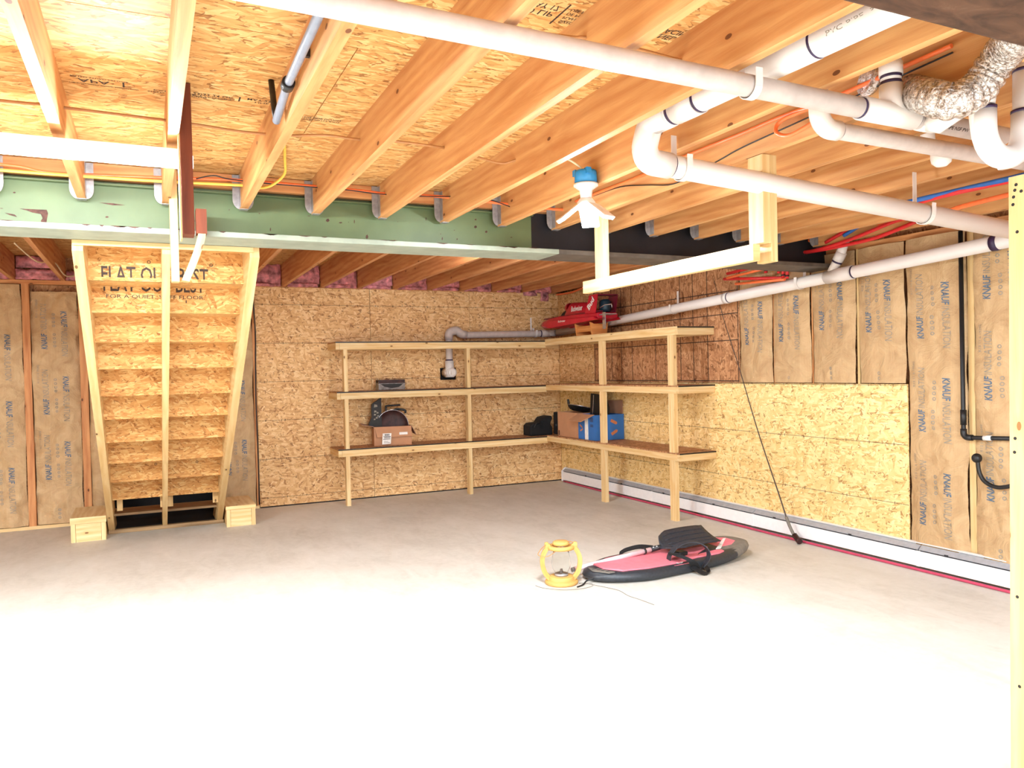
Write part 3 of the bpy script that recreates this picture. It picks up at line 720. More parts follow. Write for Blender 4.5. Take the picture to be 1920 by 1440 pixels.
build('flap', MB().prism([(w, -d, h), (w, d, h), (w + 0.05, d, h - 0.10), (w + 0.05, -d, h - 0.10)], (0.005, 0, 0)), 'cardboard_in', cb, local=True)
build('flap', MB().prism([(-w + 0.01, -d, h), (w - 0.01, -d, h), (w - 0.0, -d - 0.03, h - 0.11), (-w + 0.03, -d - 0.03, h - 0.11)], (0, -0.004, 0)), 'cardboard', cb, local=True)
lb = build('shipping_label', MB().prism([(-0.125, -d - 0.036, 0.015), (-0.03, -d - 0.036, 0.02), (-0.02, -d - 0.034, 0.135), (-0.115, -d - 0.034, 0.135)], (0, -0.001, 0)), 'paper', cb, local=True)
mb = MB()
for k in range(9): mb.box((-0.095 + k * 0.006, -d - 0.0385, 0.108), (-0.095 + k * 0.006 + (0.004 if k % 3 else 0.002), -d - 0.0375, 0.128))
for k, (a, b, z) in enumerate(((-0.108, -0.03, 0.096), (-0.1, -0.035, 0.084), (-0.112, -0.035, 0.07), (-0.1, -0.06, 0.045), (-0.105, -0.04, 0.033))): mb.box((a, -d - 0.0385, z), (b, -d - 0.0375, z + (0.006 if k < 3 else 0.003)))
build('printed_marks', mb, 'ink_black', lb, local=True)
build('small_label', MB().box((0.065, -d - 0.020, 0.115), (0.155, -d - 0.0185, 0.142), M4=Matrix.Translation((0, -0.018, 0))), 'paper', cb, local=True)
# round pan standing in the carton
pan = root('round_pan', (-2.235, -0.19, 0.62), 'round dark brown pan standing upright in the open cardboard box', 'pan', rz=-0.16)
A = Matrix.Translation((0, 0.0, 0.19)) @ Matrix.Rotation(math.radians(90), 4, 'X')
build('pan_body', MB().lathe([(0.001, -0.012), (0.12, -0.012), (0.155, -0.006), (0.175, 0.02), (0.178, 0.03), (0.172, 0.03), (0.16, 0.012), (0.11, 0.0), (0.001, 0.0)], 40, A), 'dark_brown', pan, local=True)
build('rim', MB().lathe([(0.174, 0.028), (0.18, 0.028), (0.18, 0.034), (0.174, 0.034), (0.174, 0.028)], 40, A), 'chrome', pan, local=True)
hd = build('handle', MB().sweep(smooth([(-0.06, 0.03, 0.34), (-0.06, 0.035, 0.395), (-0.045, 0.035, 0.41), (0.10, 0.035, 0.415)]), 0.011, 8), 'black', pan, local=True)
build('handle', MB().sweep(smooth([(0.02, 0.04, 0.35), (0.06, 0.05, 0.37), (0.15, 0.05, 0.355), (0.155, 0.05, 0.32)]), 0.013, 8), 'black', pan, local=True)
build('rivet', MB().lathe([(0.001, 0), (0.01, 0), (0.008, 0.006), (0.001, 0.008)], 12, Matrix.Translation((-0.05, 0.02, 0.375)) @ Matrix.Rotation(math.radians(90), 4, 'X')), 'chrome', pan, local=True)
bp = root('black_card_box', (-2.40, -0.14, 0.615), 'flat black printed box standing on edge at the left of the open carton', 'box')
build('box_body', MB().prism([(-0.10, -0.06, 0.22), (0.045, -0.06, 0.10), (0.045, -0.06, 0.51), (-0.065, -0.06, 0.44), (-0.065, -0.06, 0.30)], (0, 0.035, 0)), 'black', bp)
mb = MB()
for k, (x, z, s) in enumerate(((-0.02, 0.42, 0.02), (-0.025, 0.36, 0.014), (0.0, 0.345, 0.012), (-0.03, 0.325, 0.012), (0.005, 0.31, 0.010), (-0.01, 0.29, 0.012), (-0.035, 0.275, 0.010))):
    mb.prism([(x - s, -0.061, z - s * 0.7), (x + s, -0.061, z - s * 0.4), (x + s * 0.8, -0.061, z + s * 0.7), (x - s * 0.7, -0.061, z + s)], (0, -0.0008, 0))
build('printed_marks', mb, 'ink_grey', bp)
for c in bp.children:
    for v in c.data.vertices: v.co += Vector(bp.location)
# silver tray on the middle shelf
tr = root('foil_tray', (-2.24, -0.16, 1.209), 'small silver and black tray on its side on the middle back shelf', 'tray')
mb = MB(); x0, x1, y0, y1 = -2.385, -2.085, -0.22, -0.10; z0 = 1.209
P = lambda x, y, z: (x, y, z)
mb.prism([(x0, y0, z0), (x1, y0, z0), (x1, y0, z0 + 0.072), (x0, y0, z0 + 0.072)], (0, 0.003, 0))
mb.box((x0, y0, z0), (x1, y1, z0 + 0.003)); mb.box((x0 + 0.01, y1 - 0.003, z0 + 0.003), (x1 - 0.01, y1, z0 + 0.105)); mb.box((x0, y0 + 0.003, z0 + 0.003), (x0 + 0.003, y1 - 0.003, z0 + 0.09)); mb.box((x1 - 0.003, y0 + 0.003, z0 + 0.003), (x1, y1 - 0.003, z0 + 0.09))
build('tray_body', mb, 'silver', tr)
build('opening', MB().prism([(x0 + 0.02, y0 - 0.001, z0 + 0.066), (x1 - 0.02, y0 - 0.001, z0 + 0.066), (x1 - 0.07, y0 - 0.001, z0 + 0.03), (x0 + 0.15, y0 - 0.001, z0 + 0.018), (x0 + 0.07, y0 - 0.001, z0 + 0.034)], (0, -0.001, 0)), 'black', tr)
build('top_rim', MB().box((x0 - 0.006, y0 - 0.002, z0 + 0.0725), (x1 + 0.006, y0 + 0.008, z0 + 0.08)).box((x0, y0 + 0.004, z0 + 0.08), (x1, y1, z0 + 0.112)), 'dark_brown', tr)
# black bag and black box in the corner
bgr = root('black_bag', (-0.42, -0.2, zs), 'slumped black fabric bag in the corner of the low back shelf', 'bag')
mb = MB()
pr = [(-0.575, 0.0), (-0.575, 0.12), (-0.54, 0.15), (-0.44, 0.155), (-0.39, 0.215), (-0.28, 0.235), (-0.265, 0.20), (-0.30, 0.14), (-0.275, 0.10), (-0.27, 0.0)]
mb.prism([(x, -0.29, zs + z) for x, z in pr], (0, 0.2, 0)); build('bag_body', mb, 'fabric_black', bgr, bevel=0.018)
build('carry_handle', MB().sweep(smooth([(-0.53, -0.30, zs + 0.10), (-0.50, -0.31, zs + 0.15), (-0.45, -0.31, zs + 0.15), (-0.43, -0.30, zs + 0.09)]), 0.007, 8), 'black', bgr)
bk = root('black_case', (-0.2, -0.42, 0.604), 'upright black case standing in the corner behind the brown box', 'case')
build('case_body', MB().box((-0.30, -0.50, 0.619), (-0.06, -0.36, 0.885)), 'fabric_black', bk, bevel=0.012)
build('latch', MB().box((-0.306, -0.45, 0.72), (-0.30, -0.42, 0.745)), 'chrome', bk)
# brown and blue cartons
zr = 0.619
cbr = root('cardboard_box', (-0.22, -0.8, zr), 'plain brown cardboard box on the low right shelf beside the blue carton', 'cardboard box')
carton(cbr, -0.362, -0.09, -1.055, -0.585, zr, 0.90, 'cardboard')
build('printed_marks', MB().box((-0.3632, -0.625, 0.63), (-0.362, -0.60, 0.685)), 'ink_black', cbr)
cbl = root('blue_carton', (-0.22, -1.24, zr), 'blue retail carton with orange sunburst print and open brown flaps', 'carton')
mb = MB(); x0, x1, y0, y1, z0, z1 = -0.362, -0.004, -1.425, -1.058, zr, 0.892; t = 0.006
mb.box((x0, y0, z0), (x1, y1, z0 + t)); mb.box((x0, y0, z0 + t), (x1, y0 + t, z1)); mb.box((x0, y1 - t, z0 + t), (x1, y1, z1)); mb.box((x0, y0 + t, z0 + t), (x0 + t, y1 - t, z1)); mb.box((x1 - t, y0 + t, z0 + t), (x1, y1 - t, z1))
body = build('carton_body', mb, 'bluebox', cbl)
build('tape', MB().box((x0 - 0.0012, -1.27, z0), (x0, -1.20, z1 - 0.01)), 'paper', cbl)
mb = MB()
for y, z, h in ((-1.345, 0.84, 0.05), (-1.345, 0.775, 0.03)): 
    for k in range(6): mb.box((x0 - 0.0012, y - 0.03 + k * 0.011, z - h / 2), (x0 - 0.0003, y - 0.03 + k * 0.011 + (0.006 if k % 2 else 0.003), z + h / 2))
build('barcode', mb, 'ink_black', cbl)
mb = MB()
for cx, cz, an in ((-0.13, 0.81, -0.45), (-0.125, 0.70, 0.5)):
    c, s = math.cos(an), math.sin(an); q = [(-0.045, -0.016), (0.03, -0.016), (0.045, 0.0), (0.03, 0.016), (-0.045, 0.016)]
    build('sunburst_print', MB().prism([(cx + a * c - b * s, y0 - 0.0003, cz + a * s + b * c) for a, b in q], (0, -0.0012, 0)), 'spark', cbl)
for cy, cz, an in ((-1.12, 0.76, 0.5), (-1.13, 0.72, -0.4)):
    c, s = math.cos(an), math.sin(an); build('sunburst_print', MB().prism([(x0 - 0.0003, cy + a * c - b * s, cz + a * s + b * c) for a, b in ((-0.03, -0.008), (0.03, -0.008), (0.03, 0.008), (-0.03, 0.008))], (-0.0012, 0, 0)), 'spark', cbl)
build('flap', MB().prism([(x0, -1.40, z1), (x0, -1.06, z1), (x0 - 0.10, -1.0, z1 - 0.075), (x0 - 0.10, -1.28, z1 - 0.075)], (0, 0, 0.005)), 'cardboard', cbl)
build('flap', MB().prism([(x1 - 0.012, -1.42, z1), (x1 - 0.012, -1.06, z1), (x1 - 0.012, -1.10, z1 + 0.14), (x1 - 0.012, -1.42, z1 + 0.15)], (0.005, 0, 0)), 'cardboard_in', cbl)
sk = root('frying_pan', (-0.22, -0.9, 0.80), 'shiny black frying pan sitting on top of the brown and blue boxes', 'pan')
A = Matrix.Translation((-0.22, -0.86, 0.905)) @ Matrix.Rotation(0.25, 4, 'Y')
build('pan_body', MB().lathe([(0.001, 0.0), (0.10, 0.0), (0.14, 0.05), (0.145, 0.055), (0.135, 0.05), (0.095, 0.008), (0.001, 0.008)], 32, A), 'black', sk)
build('rim', MB().lathe([(0.138, 0.05), (0.147, 0.052), (0.147, 0.058), (0.138, 0.058), (0.138, 0.05)], 32, A), 'chrome', sk)
build('handle', MB().sweep(smooth([(-0.27, -0.74, 0.94), (-0.27, -0.70, 0.97), (-0.27, -0.675, 1.04)]), 0.014, 8), 'black', sk)
gr = root('grill_plate', (-0.2, -1.15, 0.84), 'tall black flat grill plate standing out of the blue carton', 'grill plate')
build('plate', MB().prism([(-0.22, -1.06, 0.66), (-0.22, -1.10, 1.115), (-0.19, -1.30, 1.10), (-0.17, -1.36, 0.97), (-0.17, -1.36, 0.66)], (0.03, 0.0, 0)), 'black', gr)
build('ridge', MB().beam((-0.222, -1.115, 0.70), (-0.21, -1.15, 1.10), 0.006, 0.006), 'chrome', gr)

# ------------------------------------------------------------------ red model boat on its stand
bt = root('model_boat', (-0.25, -0.95, 1.752), 'red radio controlled racing boat with twin tail fins on the top right shelf', 'model boat')
def section(y, w, zb, zt, ch): # octagon hull section
    return [(-w, zb + ch), (-w + ch * 0.8, zb), (w - ch * 0.8, zb), (w, zb + ch), (w, zt - 0.01), (w - 0.02, zt), (-w + 0.02, zt), (-w, zt - 0.01)]
secs = [(-0.17, 0.03, 1.915, 1.955, 0.01), (-0.30, 0.085, 1.885, 1.968, 0.02), (-0.52, 0.14, 1.872, 1.985, 0.03), (-0.80, 0.155, 1.885, 1.995, 0.03), (-1.20, 0.16, 1.90, 1.99, 0.03), (-1.62, 0.15, 1.915, 1.975, 0.02)]
mb = MB(); XC = -0.27
for y, w, zb, zt, ch in secs: mb.v += [Vector((XC + x, y, z)) for x, z in section(y, w, zb, zt, ch)]
for i in range(len(secs) - 1):
    for j in range(8): mb.face((i * 8 + j, i * 8 + (j + 1) % 8, (i + 1) * 8 + (j + 1) % 8, (i + 1) * 8 + j), [(0, 0)] * 4)
mb.face(list(range(8)), [(0, 0)] * 8); mb.face(list(range(40, 48)), [(0, 0)] * 8)
hull = build('hull', mb, 'red', bt, bevel=0.004)
build('deck_panel', MB().prism([(XC - 0.10, -0.35, 1.985), (XC + 0.10, -0.35, 1.985), (XC + 0.13, -1.58, 1.985), (XC - 0.13, -1.58, 1.985)], (0, 0, 0.012)), 'darkred', bt)
def sponson(s):
    m = MB(); x = XC + s * 0.145
    m.prism([(x, -0.44, 1.905), (x, -0.58, 1.955), (x, -1.60, 1.935), (x, -1.66, 1.90), (x, -1.25, 1.888), (x, -0.62, 1.868)], (s * 0.045, 0, 0)); build('sponson', m, 'red', bt, bevel=0.006)
sponson(-1); sponson(1)
mb = MB()  # engine cowl
def cowl(a, b):
    y = -0.80 - a * 0.50; ang = math.pi * b; hh = (0.155 * math.sin(min(1, a * 3.2 + 0.16) * math.pi / 2)) * (1 - 0.25 * a); ww = 0.06 + 0.02 * math.sin(a * 3.1)
    return (XC - ww * math.cos(ang), y, 1.995 + hh * max(0.0, math.sin(ang)) ** 0.6)
build('engine_cowl', mb.grid(cowl, 14, 14), 'red', bt, fix=False)
build('cowl_front', MB().lathe([(0.001, 0.0), (0.04, 0.004), (0.055, 0.03), (0.058, 0.07)], 20, Matrix.Translation((XC, -0.775, 2.085)) @ Matrix.Rotation(math.radians(90), 4, 'X')), 'red', bt)
build('cockpit', MB().prism([(XC - 0.045, -0.66, 1.995), (XC - 0.045, -0.72, 2.04), (XC - 0.045, -0.80, 2.065), (XC - 0.045, -0.84, 1.995)], (0.09, 0, 0)), 'black', bt, bevel=0.01)
for s in (-1, 1):
    x = XC + s * 0.13; dy = -0.03 if s > 0 else 0.0
    build('tail_fin', MB().prism([(x, -1.36 + dy, 1.98), (x, -1.57 + dy, 1.975), (x, -1.62 + dy, 2.165), (x, -1.46 + dy, 2.165)], (s * 0.012, 0, 0)), 'red' if s < 0 else 'darkred', bt)
build('rear_wing', MB().prism([(XC - 0.12, -1.61, 2.155), (XC - 0.12, -1.50, 2.155), (XC + 0.12, -1.53, 2.155), (XC + 0.12, -1.64, 2.155)], (0, 0, 0.012)), 'darkred', bt)
build('engine', MB().lathe([(0.001, 0), (0.06, 0.0), (0.07, 0.03), (0.07, 0.11), (0.05, 0.13), (0.001, 0.135)], 20, Matrix.Translation((XC + 0.02, -1.55, 1.985))), 'teal', bt)
build('rudder', MB().box((XC - 0.11, -1.72, 1.80), (XC - 0.10, -1.67, 1.97)), 'chrome', bt)
build('rudder_link', MB().sweep([(XC - 0.12, -1.64, 2.02), (XC - 0.10, -1.70, 2.045), (XC - 0.04, -1.76, 2.05), (XC - 0.04, -1.76, 2.01)], 0.006, 8), 'chrome', bt)
build('drive_strut', MB().box((XC - 0.12, -1.76, 1.945), (XC + 0.03, -1.60, 1.955)), 'galv', bt)
mb = MB(); text_to(mb, 'Budweiser', lambda x, y: Vector((XC - 0.0805 - 0.0 , -0.98 - x, 2.03 + y)), w=0.25, h=0.06, bold=0.02, shear=0.25)
build('lettering', mb, 'paper', bt, fix=False)
mb = MB(); text_to(mb, 'Budweiser', lambda x, y: Vector((XC - 0.192, -0.84 - x, 1.918 + y)), w=0.17, h=0.024, bold=0.012, shear=0.25); build('lettering', mb, 'paper', bt, fix=False)
mb = MB(); c, s = math.cos(0.75), math.sin(0.75)
text_to(mb, 'Bud', lambda x, y: Vector((XC - 0.1435, -1.455 - (x * c - y * s), 2.005 + (x * s + y * c))), w=0.15, h=0.065, bold=0.03); build('lettering', mb, 'paper', bt, fix=False)
for c in bt.children:
    for v in c.data.vertices: v.co.x = (v.co.x - 0.25 - XC) * 0.84 + XC - 0.04 + 0.25
sd = root('boat_stand', (-0.27, -1.25, 1.752), 'orange wooden cradle stand under the red model boat', 'stand')
for y in (-1.14, -1.46):
    build('end_board', MB().prism([(-0.40, y, 1.7515), (-0.22, y, 1.7515), (-0.20, y, 1.885), (-0.23, y, 1.868), (-0.38, y, 1.868), (-0.42, y, 1.885)], (0, 0.02, 0)), 'standwood', sd)
build('side_rail', MB().box((-0.395, -1.44, 1.79), (-0.378, -1.14, 1.85), 1), 'standwood', sd); build('side_rail', MB().box((-0.24, -1.44, 1.79), (-0.225, -1.14, 1.85), 1), 'standwood', sd)

# ------------------------------------------------------------------ lights in the room
tl = root('tube_light', (-5.1, -5.40, 2.2), 'glowing fluorescent tube fitting hung below the joists at the left', 'tube light')
build('tube', MB().sweep([(-5.70, -5.40, 2.178), (-4.515, -5.398, 2.178)], 0.019, 16), 'tube', tl)
build('housing', MB().box((-5.74, -5.438, 2.197), (-4.50, -5.362, 2.22), 0), 'porcelain', tl)
for x in (-5.73, -4.515): build('end_cap', MB().box((x, -5.418, 2.166), (x + 0.02, -5.382, 2.205)), 'porcelain', tl)
bl = root('bulb_light', (-2.80, -5.37, 2.25), 'glowing three panel ceiling lamp in a white holder under a blue box on a joist', 'light fitting')
bx = -2.80
mb = MB().lathe([(0.001, 2.312), (0.05, 2.312), (0.052, 2.30), (0.052, 2.252), (0.001, 2.252)], 20, Matrix.Translation((bx, -5.37, 0)))
for a in (0.4, 2.5, 4.4): mb.box((bx + 0.045 * math.cos(a) - 0.012, -5.37 + 0.045 * math.sin(a) - 0.012, 2.29), (bx + 0.045 * math.cos(a) + 0.012, -5.37 + 0.045 * math.sin(a) + 0.012, 2.318))
build('electrical_box', mb, 'bluecap', bl)
build('lampholder', MB().lathe([(0.001, 2.252), (0.057, 2.252), (0.057, 2.242), (0.03, 2.222), (0.026, 2.185), (0.001, 2.185)], 24, Matrix.Translation((bx, -5.37, 0))), 'porcelain', bl)
build('bulb_hub', MB().lathe([(0.001, 2.128), (0.034, 2.13), (0.042, 2.145), (0.042, 2.168), (0.03, 2.184), (0.02, 2.19), (0.001, 2.19)], 24, Matrix.Translation((bx, -5.37, 0))), 'porcelain', bl)
for k in range(3):
    a = math.radians(-70 + 120 * k)
    T = Matrix.Translation((bx, -5.37, 2.15)) @ Matrix.Rotation(a, 4, 'Z') @ Matrix.Translation((0.034, 0, 0)) @ Matrix.Rotation(math.radians(38), 4, 'Y')
    pn = build('lamp_panel', MB().box((0.0, -0.042, -0.002), (0.122, 0.042, 0.012), M4=T), 'porcelain', bl, bevel=0.003)
    build('led_face', MB().box((0.005, -0.038, -0.006), (0.118, 0.038, -0.0025), M4=T), 'bulb', pn)
build('supply_wire', MB().sweep(smooth([(-2.96, -5.36, 2.365), (-2.90, -5.37, 2.36), (-2.84, -5.37, 2.335), (-2.81, -5.37, 2.312)]), 0.005, 8), 'pale_wire', bl)
fb = root('bulb_light', (-2.33, -2.95, 2.42), 'assumed unseen bulb fitting between the far joists behind the steel beam', 'light fitting')  # assumed lamp, kept out of view behind the beam; lights the far bay
build('lampholder', MB().lathe([(0.001, 2.47), (0.057, 2.47), (0.057, 2.45), (0.03, 2.43), (0.026, 2.40), (0.001, 2.40)], 20, Matrix.Translation((-2.33, -2.95, 0))), 'porcelain', fb)
build('bulb', MB().lathe([(0.001, 2.30)] + [(0.036 * math.sin(math.radians(a)), 2.336 - 0.036 * math.cos(math.radians(a))) for a in range(12, 130, 12)] + [(0.016, 2.395), (0.014, 2.40), (0.001, 2.40)], 20, Matrix.Translation((-2.33, -2.95, 0))), 'bulb', fb)
build('mounting_box', MB().box((-2.375, -3.0, 2.471), (-2.285, -2.9, SUBF)), 'bluecap', fb)

# ------------------------------------------------------------------ pipes
def straps(parent, x, y, z, r, axis, top, side=1):
    """J shaped perforated strip: down behind the pipe, under it and up in front; axis = pipe direction 'x' or 'y'"""
    R = r + 0.004; path = [(R * side, top - z)] + [(R * side * math.cos(a), R * math.sin(a)) for a in [-math.pi * k / 12 for k in range(13)]] + [(-R * side, 0.030), (-R * side * 1.02, 0.042)]
    mb = MB(); w = 0.013
    pt = lambda s, h, o: (x + o, y + s, z + h) if axis == 'x' else (x + s, y + o, z + h)
    for i in range(len(path) - 1):
        (s0, h0), (s1, h1) = path[i], path[i + 1]; b = len(mb.v)
        n = Vector((h0 - h1, s1 - s0)); n = n.normalized() * 0.0025 if n.length else Vector((0, 0))
        for s, h in ((s0, h0), (s1, h1)):
            for o in (-w, w):
                mb.v.append(Vector(pt(s, h, o))); mb.v.append(Vector(pt(s + n.x, h + n.y, o)))
        mb.face((b, b + 2, b + 6, b + 4), [(0, 0)] * 4); mb.face((b + 1, b + 5, b + 7, b + 3), [(0, 0)] * 4); mb.face((b, b + 4, b + 5, b + 1), [(0, 0)] * 4); mb.face((b + 2, b + 3, b + 7, b + 6), [(0, 0)] * 4)
        if i > 5:
            c = ((s0 + s1) / 2, (h0 + h1) / 2)
            for k in (0,):
                bb = len(mb.v)
                for da, db in ((-0.4, -0.0035), (0.4, -0.0035), (0.4, 0.0035), (-0.4, 0.0035)):
                    mb.v.append(Vector(pt(c[0] + (s1 - s0) * da * 0.5 - n.x * 0.3, c[1] + (h1 - h0) * da * 0.5 - n.y * 0.3, db)))
                mb.face((bb, bb + 1, bb + 2, bb + 3), [(0, 0)] * 4, 1)
    build('hanger_strap', mb, ['pvc', 'slot'], parent, fix=False)
def ring(parent, a, b, r, mat='purple', n=28): return build('primer_ring' if mat == 'purple' else 'coupling', MB().sweep([a, b], r, n), mat, parent)
def on(p, q, t): return tuple(Vector(p).lerp(Vector(q), t))
# long drain across the room
p1 = root('drain_pipe', (-3.5, -6.74, 2.2), 'long dusty white drain pipe crossing under the joists, nearest the viewer', 'pipe')
A, B = (-5.6, -6.74, 2.241), (-1.9, -6.74, 2.183)
build('pipe', MB().sweep([A, B], 0.0315, 28), 'pvc_dusty', p1)
straps(p1, -3.065, -6.74, 2.2005, 0.0315, 'x', 2.40, 1)
zt = lambda x: 2.241 + (x + 5.6) / 3.7 * -0.058
build('tee_fitting', MB().sweep([(-2.615, -6.74, zt(-2.615)), (-2.37, -6.74, zt(-2.37))], 0.037, 28).sweep(fillet([(-2.40, -6.74, zt(-2.4) - 0.0), (-2.474, -6.74, zt(-2.45) + 0.0), (-2.474, -6.74, 2.285)], 0.04), 0.036, 28), 'pvc', p1)
build('branch_pipe', MB().sweep([(-2.474, -6.74, 2.27), (-2.474, -6.74, 2.437)], 0.0315, 28), 'pvc', p1)
build('coupling', MB().sweep([(-2.474, -6.74, 2.315), (-2.474, -6.74, 2.355)], 0.036, 28), 'pvc', p1)
for a, b, r in (((-2.624, -6.74, zt(-2.62)), (-2.615, -6.74, zt(-2.62)), 0.0325), ((-2.37, -6.74, zt(-2.37)), (-2.363, -6.74, zt(-2.37)), 0.0325), ((-2.474, -6.74, 2.285), (-2.474, -6.74, 2.296), 0.0325), ((-2.474, -6.74, 2.306), (-2.474, -6.74, 2.315), 0.0325)): ring(p1, a, b, r)
mb = MB(); text_to(mb, 'PIPE NSF PW  2 IN  PVC 1120', lambda x, y: Vector((-2.24 + x, -6.74 - 0.0318 * math.cos(-0.75 + y / 0.0318), zt(-2.1) + 0.0318 * math.sin(-0.75 + y / 0.0318))), w=0.25, h=0.012, bold=0.01); build('lettering', mb, 'ink_black', p1, fix=False)
# drain along a joist bay, elbow, and the run below it
p2 = root('drain_pipe', (-2.95, -6.1, 2.25), 'thick white drain pipe coming down between joists, turning under them towards the post', 'pipe')
pts = fillet([(-2.95, -8.3, 2.265), (-2.95, -6.09, 2.302), (-2.965, -6.05, 2.172), (-0.10, -6.05, 1.998)], [0.045, 0.06])
build('pipe', MB().sweep(pts, 0.0435, 32), 'pvc', p2)
el = fillet([(-2.95, -6.22, 2.2995), (-2.95, -6.09, 2.302), (-2.965, -6.05, 2.172), (-2.835, -6.05, 2.164)], [0.045, 0.06])
build('elbow', MB().sweep(el, 0.049, 32), 'pvc', p2)
build('coupling', MB().sweep([(-2.95, -6.375, 2.297), (-2.95, -6.25, 2.299)], 0.0485, 32), 'pvc', p2)
ring(p2, (-2.95, -6.386, 2.297), (-2.95, -6.375, 2.297), 0.0445); ring(p2, (-2.95, -6.25, 2.299), (-2.95, -6.232, 2.299), 0.0455); ring(p2, (-2.835, -6.05, 2.164), (-2.828, -6.05, 2.1635), 0.0445)
ring(p2, (-2.95, -6.89, 2.289), (-2.95, -6.882, 2.289), 0.0445)
build('sleeve', MB().sweep([(-2.95, -6.88, 2.289), (-2.95, -6.60, 2.2935)], 0.0455, 32), 'pvc', p2)
z3 = lambda x: 2.172 + (x + 2.965) / 2.865 * -0.174
straps(p2, -2.775, -6.05, z3(-2.775), 0.0435, 'x', 2.30); straps(p2, -1.385, -6.05, z3(-1.385), 0.0435, 'x', 2.28)
mb = MB(); text_to(mb, 'PVC PIPE  3 IN  ASTM D2665  NSF DWV', lambda x, y: Vector((-2.95 - 0.0438 * math.cos(0.35 - y / 0.0438) , -6.95 - x, 2.288 - 0.0438 * math.sin(0.35 - y / 0.0438))), w=0.55, h=0.014, bold=0.01); build('lettering', mb, 'ink_grey', p2, fix=False)
# smaller drain
p4 = root('drain_pipe', (-2.0, -6.5, 2.2), 'thinner white drain pipe below the tee, starting in a curved elbow', 'pipe')
pts = fillet([(-2.533, -6.5, 2.436), (-2.533, -6.5, 2.212), (-0.95, -6.5, 2.193)], 0.06)
build('pipe', MB().sweep(pts, 0.0295, 28), 'pvc_dusty', p4)
build('elbow', MB().sweep(fillet([(-2.533, -6.5, 2.33), (-2.533, -6.5, 2.212), (-2.445, -6.5, 2.211)], 0.058), 0.0345, 28), 'pvc', p4)
ring(p4, (-2.445, -6.5, 2.211), (-2.439, -6.5, 2.211), 0.0305)
cl = root('cleanout_cap', (-1.76, -6.4, 2.19), 'white rounded drain fitting showing just under the thinner pipe', 'pipe fitting')
build('fitting_body', MB().lathe([(0.001, -0.022), (0.02, -0.02), (0.036, -0.006), (0.04, 0.012), (0.04, 0.055), (0.03, 0.062), (0.001, 0.062)], 24, Matrix.Translation((-1.755, -6.40, 2.195))), 'pvc', cl)
build('riser_pipe', MB().sweep([(-1.80, -6.38, 2.25), (-1.80, -6.36, 2.43)], 0.026, 20), 'pvc', cl)
# sewer line on the right wall and its return along the back wall
p5 = root('drain_pipe', (-0.12, -3.0, 1.95), 'white drain pipe sloping along the right wall above the shelves', 'pipe')
pa = (-0.125, -0.19, 1.838); pb = (-0.125, -2.12, 1.924); pc = (-0.125, -6.0, 2.098)
build('pipe', MB().sweep([pa, pb, pc], 0.044, 28), 'pvc', p5)
def on5(y): return (-0.125, y, 1.838 + (-0.19 - y) * (0.26 / 5.81))
for y0, y1 in ((-4.56, -4.33),): build('wye_fitting', MB().sweep([on5(y0), on5(y1)], 0.050, 28), 'pvc', p5)
for y in (-3.22, -3.27, -4.325, -4.565): ring(p5, on5(y), on5(y - 0.012), 0.0455)
build('coupling', MB().sweep([on5(-3.272), on5(-3.222)], 0.048, 28), 'pvc', p5)
ring(p5, on5(-5.56), on5(-5.60), 0.0475)
build('branch_pipe', MB().sweep(fillet([(-0.125, -4.35, 2.02), (-0.12, -4.45, 2.17), (-0.12, -4.50, 2.30)], 0.08), 0.034, 24), 'pvc', p5)
build('coupling', MB().sweep([(-0.121, -4.425, 2.133), (-0.12, -4.462, 2.19)], 0.0385, 24), 'pvc', p5); ring(p5, (-0.121, -4.418, 2.122), (-0.121, -4.426, 2.134), 0.036)
for y in (-2.50, -4.07): straps(p5, -0.125, y, on5(y)[2], 0.044, 'y', on5(y)[2] + 0.17, 1)
p6 = root('drain_pipe', (-1.0, -0.12, 1.82), 'dusty white pipe along the back wall ending in a drop with a cleanout plug', 'pipe')
pts = fillet([(-0.155, -0.20, 1.838), (-0.22, -0.12, 1.834), (-1.35, -0.12, 1.815), (-1.40, -0.12, 1.87), (-1.515, -0.12, 1.84), (-1.515, -0.12, 1.38)], [0.05, 0.05, 0.05, 0.05])
build('pipe', MB().sweep(pts, 0.040, 28), 'pvc_dusty', p6)
build('elbow', MB().sweep(fillet([(-1.30, -0.12, 1.816), (-1.365, -0.12, 1.83), (-1.42, -0.12, 1.875), (-1.515, -0.12, 1.85), (-1.515, -0.12, 1.76)], [0.06, 0.05, 0.05]), 0.048, 28), 'pvc_dusty', p6)
build('tee_fitting', MB().sweep([(-1.515, -0.12, 1.52), (-1.515, -0.12, 1.33)], 0.050, 28).sweep([(-1.515, 0.02, 1.385), (-1.515, -0.20, 1.385)], 0.055, 28), 'pvc', p6)
build('cleanout_plug', MB().lathe([(0.001, 0.0), (0.05, 0.0), (0.05, 0.018), (0.03, 0.020), (0.001, 0.020)], 24, Matrix.Translation((-1.515, -0.20, 1.385)) @ Matrix.Rotation(math.radians(90), 4, 'X')).box((-1.54, -0.24, 1.36), (-1.49, -0.22, 1.41)), 'pvc', p6)
ring(p6, (-1.515, -0.12, 1.535), (-1.515, -0.12, 1.522), 0.042)
build('coupling', MB().sweep([(-0.31, -0.12, 1.833), (-0.20, -0.135, 1.835)], 0.045, 28), 'pvc_dusty', p6); ring(p6, (-0.33, -0.12, 1.833), (-0.318, -0.12, 1.833), 0.0425); ring(p6, (-0.195, -0.14, 1.835), (-0.185, -0.15, 1.835), 0.0425)
build('hanger_strap', MB().box((-0.425, -0.06, 1.80), (-0.410, -0.055, 2.03)), 'heater', p6); straps(p6, -0.395, -0.12, 1.832, 0.040, 'x', 1.90, 1)
